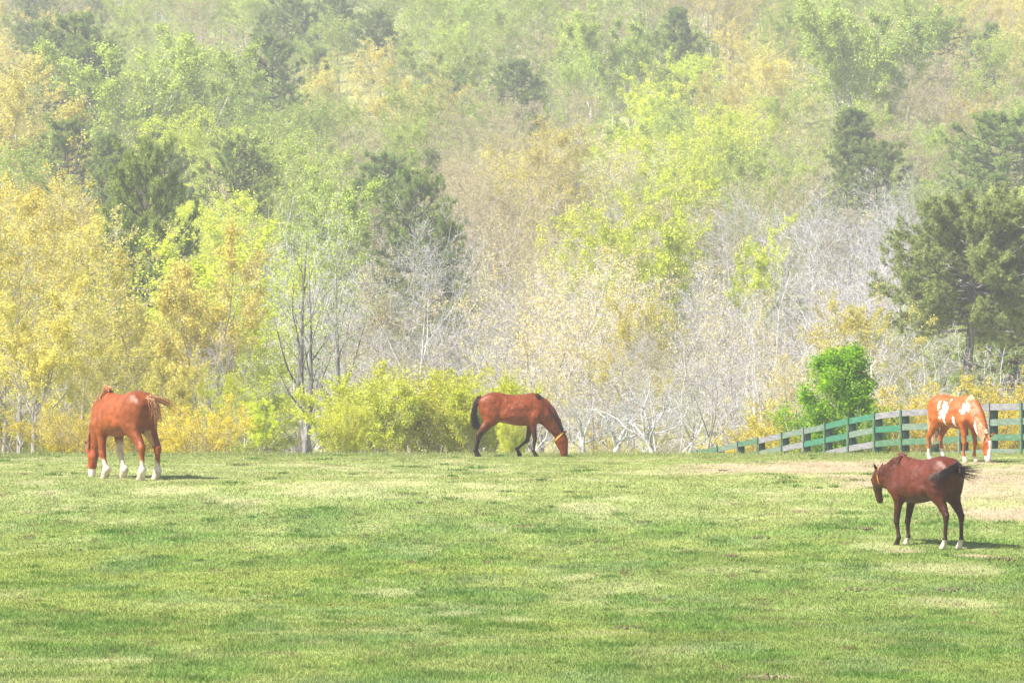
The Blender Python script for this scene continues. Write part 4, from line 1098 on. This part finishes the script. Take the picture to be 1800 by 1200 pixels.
horse('standing_horse', 'dark bay horse standing nearest the viewer with its tail swishing', (ox, oy, G(ox, oy) - .01), math.radians(127), .98,
      {'fl': leg_front(.70, .15, (.76, .15, .44), (.74, 0)), 'fr': leg_front(.70, -.15, (.80, -.14, .43), (.80, 0)),
       'hl': leg_hind(-.28, .15, (-.46, .56), -.42), 'hr': leg_hind(-.28, -.16, (-.50, .55), -.50)},
      [(.88, 0, 1.22, .26, .15), (1.02, .02, 1.20, .215, .12), (1.18, .04, 1.19, .165, .09), (1.30, .05, 1.19, .13, .078)],
      {'nodes': hN, 'lat': (.2, .98, 0), 'eyes': [(1.44, .10, 1.13), (1.43, -.05, 1.13)]},
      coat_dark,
      mane=(crest_mane([(.74, 0, 1.55), (.84, 0, 1.53), (.95, .01, 1.50), (1.10, .03, 1.40), (1.22, .04, 1.36), (1.32, .05, 1.33)], 1, .07, 260, .007) + [(50, [(.70, 0, 1.54), (.78, 0, 1.575), (.90, .02, 1.53)], .015, .02, .008)], HAIR_RED),
      tail=([(90, [(-.56, 0, 1.40), (-.62, .10, 1.40), (-.56, .30, 1.28), (-.40, .38, 1.18), (-.24, .40, 1.15)], .022, .045, .007), (90, [(-.56, 0, 1.40), (-.62, .06, 1.38), (-.62, .25, 1.28), (-.52, .34, 1.20), (-.40, .37, 1.17)], .03, .06, .006),
             (70, [(-.56, 0, 1.40), (-.66, .02, 1.36), (-.74, -.10, 1.32), (-.84, -.32, 1.34)], .022, .07, .0045), (60, [(-.56, 0, 1.40), (-.66, .06, 1.32), (-.76, -.06, 1.22), (-.84, -.30, 1.20)], .022, .06, .0045)], HAIR_DARK),
      halter=[('neck_strap', [((1.25, .045, 1.19), (.15, 0, 1), (-.1, 1, 0), .168, .108)], .014, STRAP)],
      ears=[((1.32, .10, 1.31), (1.31, .18, 1.42)), ((1.33, -.01, 1.31), (1.33, -.06, 1.42))])

# pinto horse grazing beside the fence, facing the viewer's right
def coat_pinto(P, own):
    C = np.tile(np.array([.30, .078, .010]), (len(P), 1))
    x, y, z = P.T
    C = C * (1 - .18 * sstep(.9, 1.5, z) * 0)[:, None]
    jag = lambda s: (fbm(x * 1.0 + 3, z, s, 3) - .5)
    def patch(cx, cz, rx, rz_, j=.9, ok=None):
        d = np.sqrt(((x - cx) / rx) ** 2 + ((z - cz) / rz_) ** 2) + (jag(.10) * 1.5 + jag(.035) * 1.2) * j
        m = (d < 1) & (y < 0)
        if ok is not None: m &= ok
        mixc(C, m, (.66, .63, .60), 1)
    b = own == 'body'
    patch(.17, 1.17, .125, .20, 1.0, b); patch(.19, .98, .045, .12, .6, b); patch(-.05, 1.30, .03, .10, .4, b); patch(.80, 1.24, .14, .10, 1.0, None); patch(.50, .92, .035, .12, .5, None)
    patch(1.10, .76, .05, .20, .5, own == 'neck')
    leg = np.isin(own, ['cannon', 'fetlock', 'pastern', 'hoof', 'gaskin'])
    mixc(C, leg & (x < 0) & (z < .30), (.60, .55, .50), 1); mixc(C, leg & (x > 0) & (z < .13), (.75, .55, .42), .8)
    hd = own == 'head'; blaze = hd & (x > 1.43) & (np.abs(y + .04) < .045 + .02 * (z < .3)); mixc(C, blaze & (z < .50), (.64, .61, .60), 1); mixc(C, hd & (z < .15), (.60, .54, .53), .9)
    return C
ox, oy = ground_at(1672, 811)
oy = 90.5; ox = (1668 - 900) / F * oy
bl2 = lambda x, y, z: (x, y - .05 * max(0, (x - .85) / .6), z)
horse('pinto_horse', 'chestnut pinto horse with white patches and blaze grazing beside the fence', (ox, oy, G(ox, oy) - .01), math.radians(-57), .985,
      {'fl': leg_front(.70, .15, (.76, .15, .44), (.76, 0)), 'fr': leg_front(.70, -.15, (.74, -.15, .44), (.70, 0)),
       'hl': leg_hind(-.28, .15, (-.50, .55), -.40), 'hr': leg_hind(-.28, -.15, (-.56, .55), -.56)},
      bend(GNECK, bl2), {'nodes': bend(grazing_head(), bl2), 'lat': (0, 1, 0), 'eyes': [bl2(1.455, .07, .41), bl2(1.455, -.07, .41)]},
      coat_pinto, bulk=1.03,
      mane=(crest_mane(GCREST, -1, .24, 520, .008, bl2, .155, .10) + [(25, [(1.43, -.03, .62), (1.51, -.03, .44)], .02, .02, .008)], HAIR_FLAX),
      tail=([(200, [(-.57, 0, 1.42), (-.66, 0, 1.30), (-.69, .03, 1.0), (-.66, .06, .65), (-.62, .08, .40)], .022, .05, .010)], HAIR_FLAX),
      ears=[((1.41, .055, .60), (1.45, .17, .68)), ((1.41, -.055, .60), (1.45, -.15, .68))])

# ------------------------------------------------------------------ droppings on the turf
DM = plain('dung', (.07, .055, .03), .9, (.15, .11, .06))
def dung(seed, w):
    r = np.random.default_rng(seed); Vs, Fs = [], []; vb = 0
    th = np.linspace(0, np.pi, 6); ph = np.arange(8) / 8 * 2 * np.pi
    S_ = np.array([[math.sin(t) * math.cos(p), math.sin(t) * math.sin(p), math.cos(t)] for t in th for p in ph])
    Q_ = np.array([[i * 8 + j, i * 8 + (j + 1) % 8, (i + 1) * 8 + (j + 1) % 8, (i + 1) * 8 + j] for i in range(5) for j in range(8)])
    for _ in range(int(8 + 26 * w)):
        s = r.uniform(.016, .03); c = np.array([r.normal(0, w * .27), r.normal(0, w * .6), s * .3])
        Vs.append(S_ * s * r.uniform(.7, 1.2, 3) + c); Fs.append(Q_ + vb); vb += len(S_)
    return make_mesh('droppings', np.vstack(Vs), Fs, [DM], True)
DL = [(735, 886, .18, 'left of centre on the upper turf'), 
      (1048, 952, .3, 'below the pale patch in the centre'), (1130, 914, .35, 'on the turf right of centre'), (1335, 942, .35, 'left of the nearest horse'),
      (1515, 928, .5, 'beside the forefeet of the nearest horse'), (1285, 975, .25, 'on short grass left of the nearest horse'), (1760, 980, .6, 'at the right, below the nearest horse'), (1500, 1036, .45, 'low in the field under the nearest horse'),
      (1675, 1037, .5, 'low in the field near the right edge'), (1095, 1100, .35, 'in the lower middle of the field'), (1345, 1192, .5, 'at the bottom edge'), 
      (140, 966, .06, 'a single lump on the left turf'), (1270, 826, .2, 'on the dry ground below the fence end')]
for i, (px, py, w, t) in enumerate(DL):
    x, y = ground_at(px, py)
    o = link('droppings', dung(i, w)); o.location = (x, y, G(x, y)); tag(o, 'brown horse droppings ' + t, 'droppings', 'droppings scattered over the pasture')

# ------------------------------------------------------------------ haze
me = bpy.data.meshes.new('haze')
lo, hi = (-185, -8, -13), (185, 620, 90)
V = [(x, y, z) for z in (lo[2], hi[2]) for y in (lo[1], hi[1]) for x in (lo[0], hi[0])]
me.from_pydata(V, [], [(0, 2, 3, 1), (4, 5, 7, 6), (0, 1, 5, 4), (2, 6, 7, 3), (0, 4, 6, 2), (1, 3, 7, 5)])
hm, nt, out = new_mat('haze_air')
pv = N(nt, 'ShaderNodeVolumePrincipled'); pv.inputs['Color'].default_value = (.97, .98, 1, 1); pv.inputs['Density'].default_value = .0006; pv.inputs['Anisotropy'].default_value = 0.0
nt.links.new(pv.outputs[0], out.inputs['Volume']); me.materials.append(hm)
hz = link('haze', me); tag(hz, 'pale spring haze hanging over the woods', 'haze', None, 'stuff')
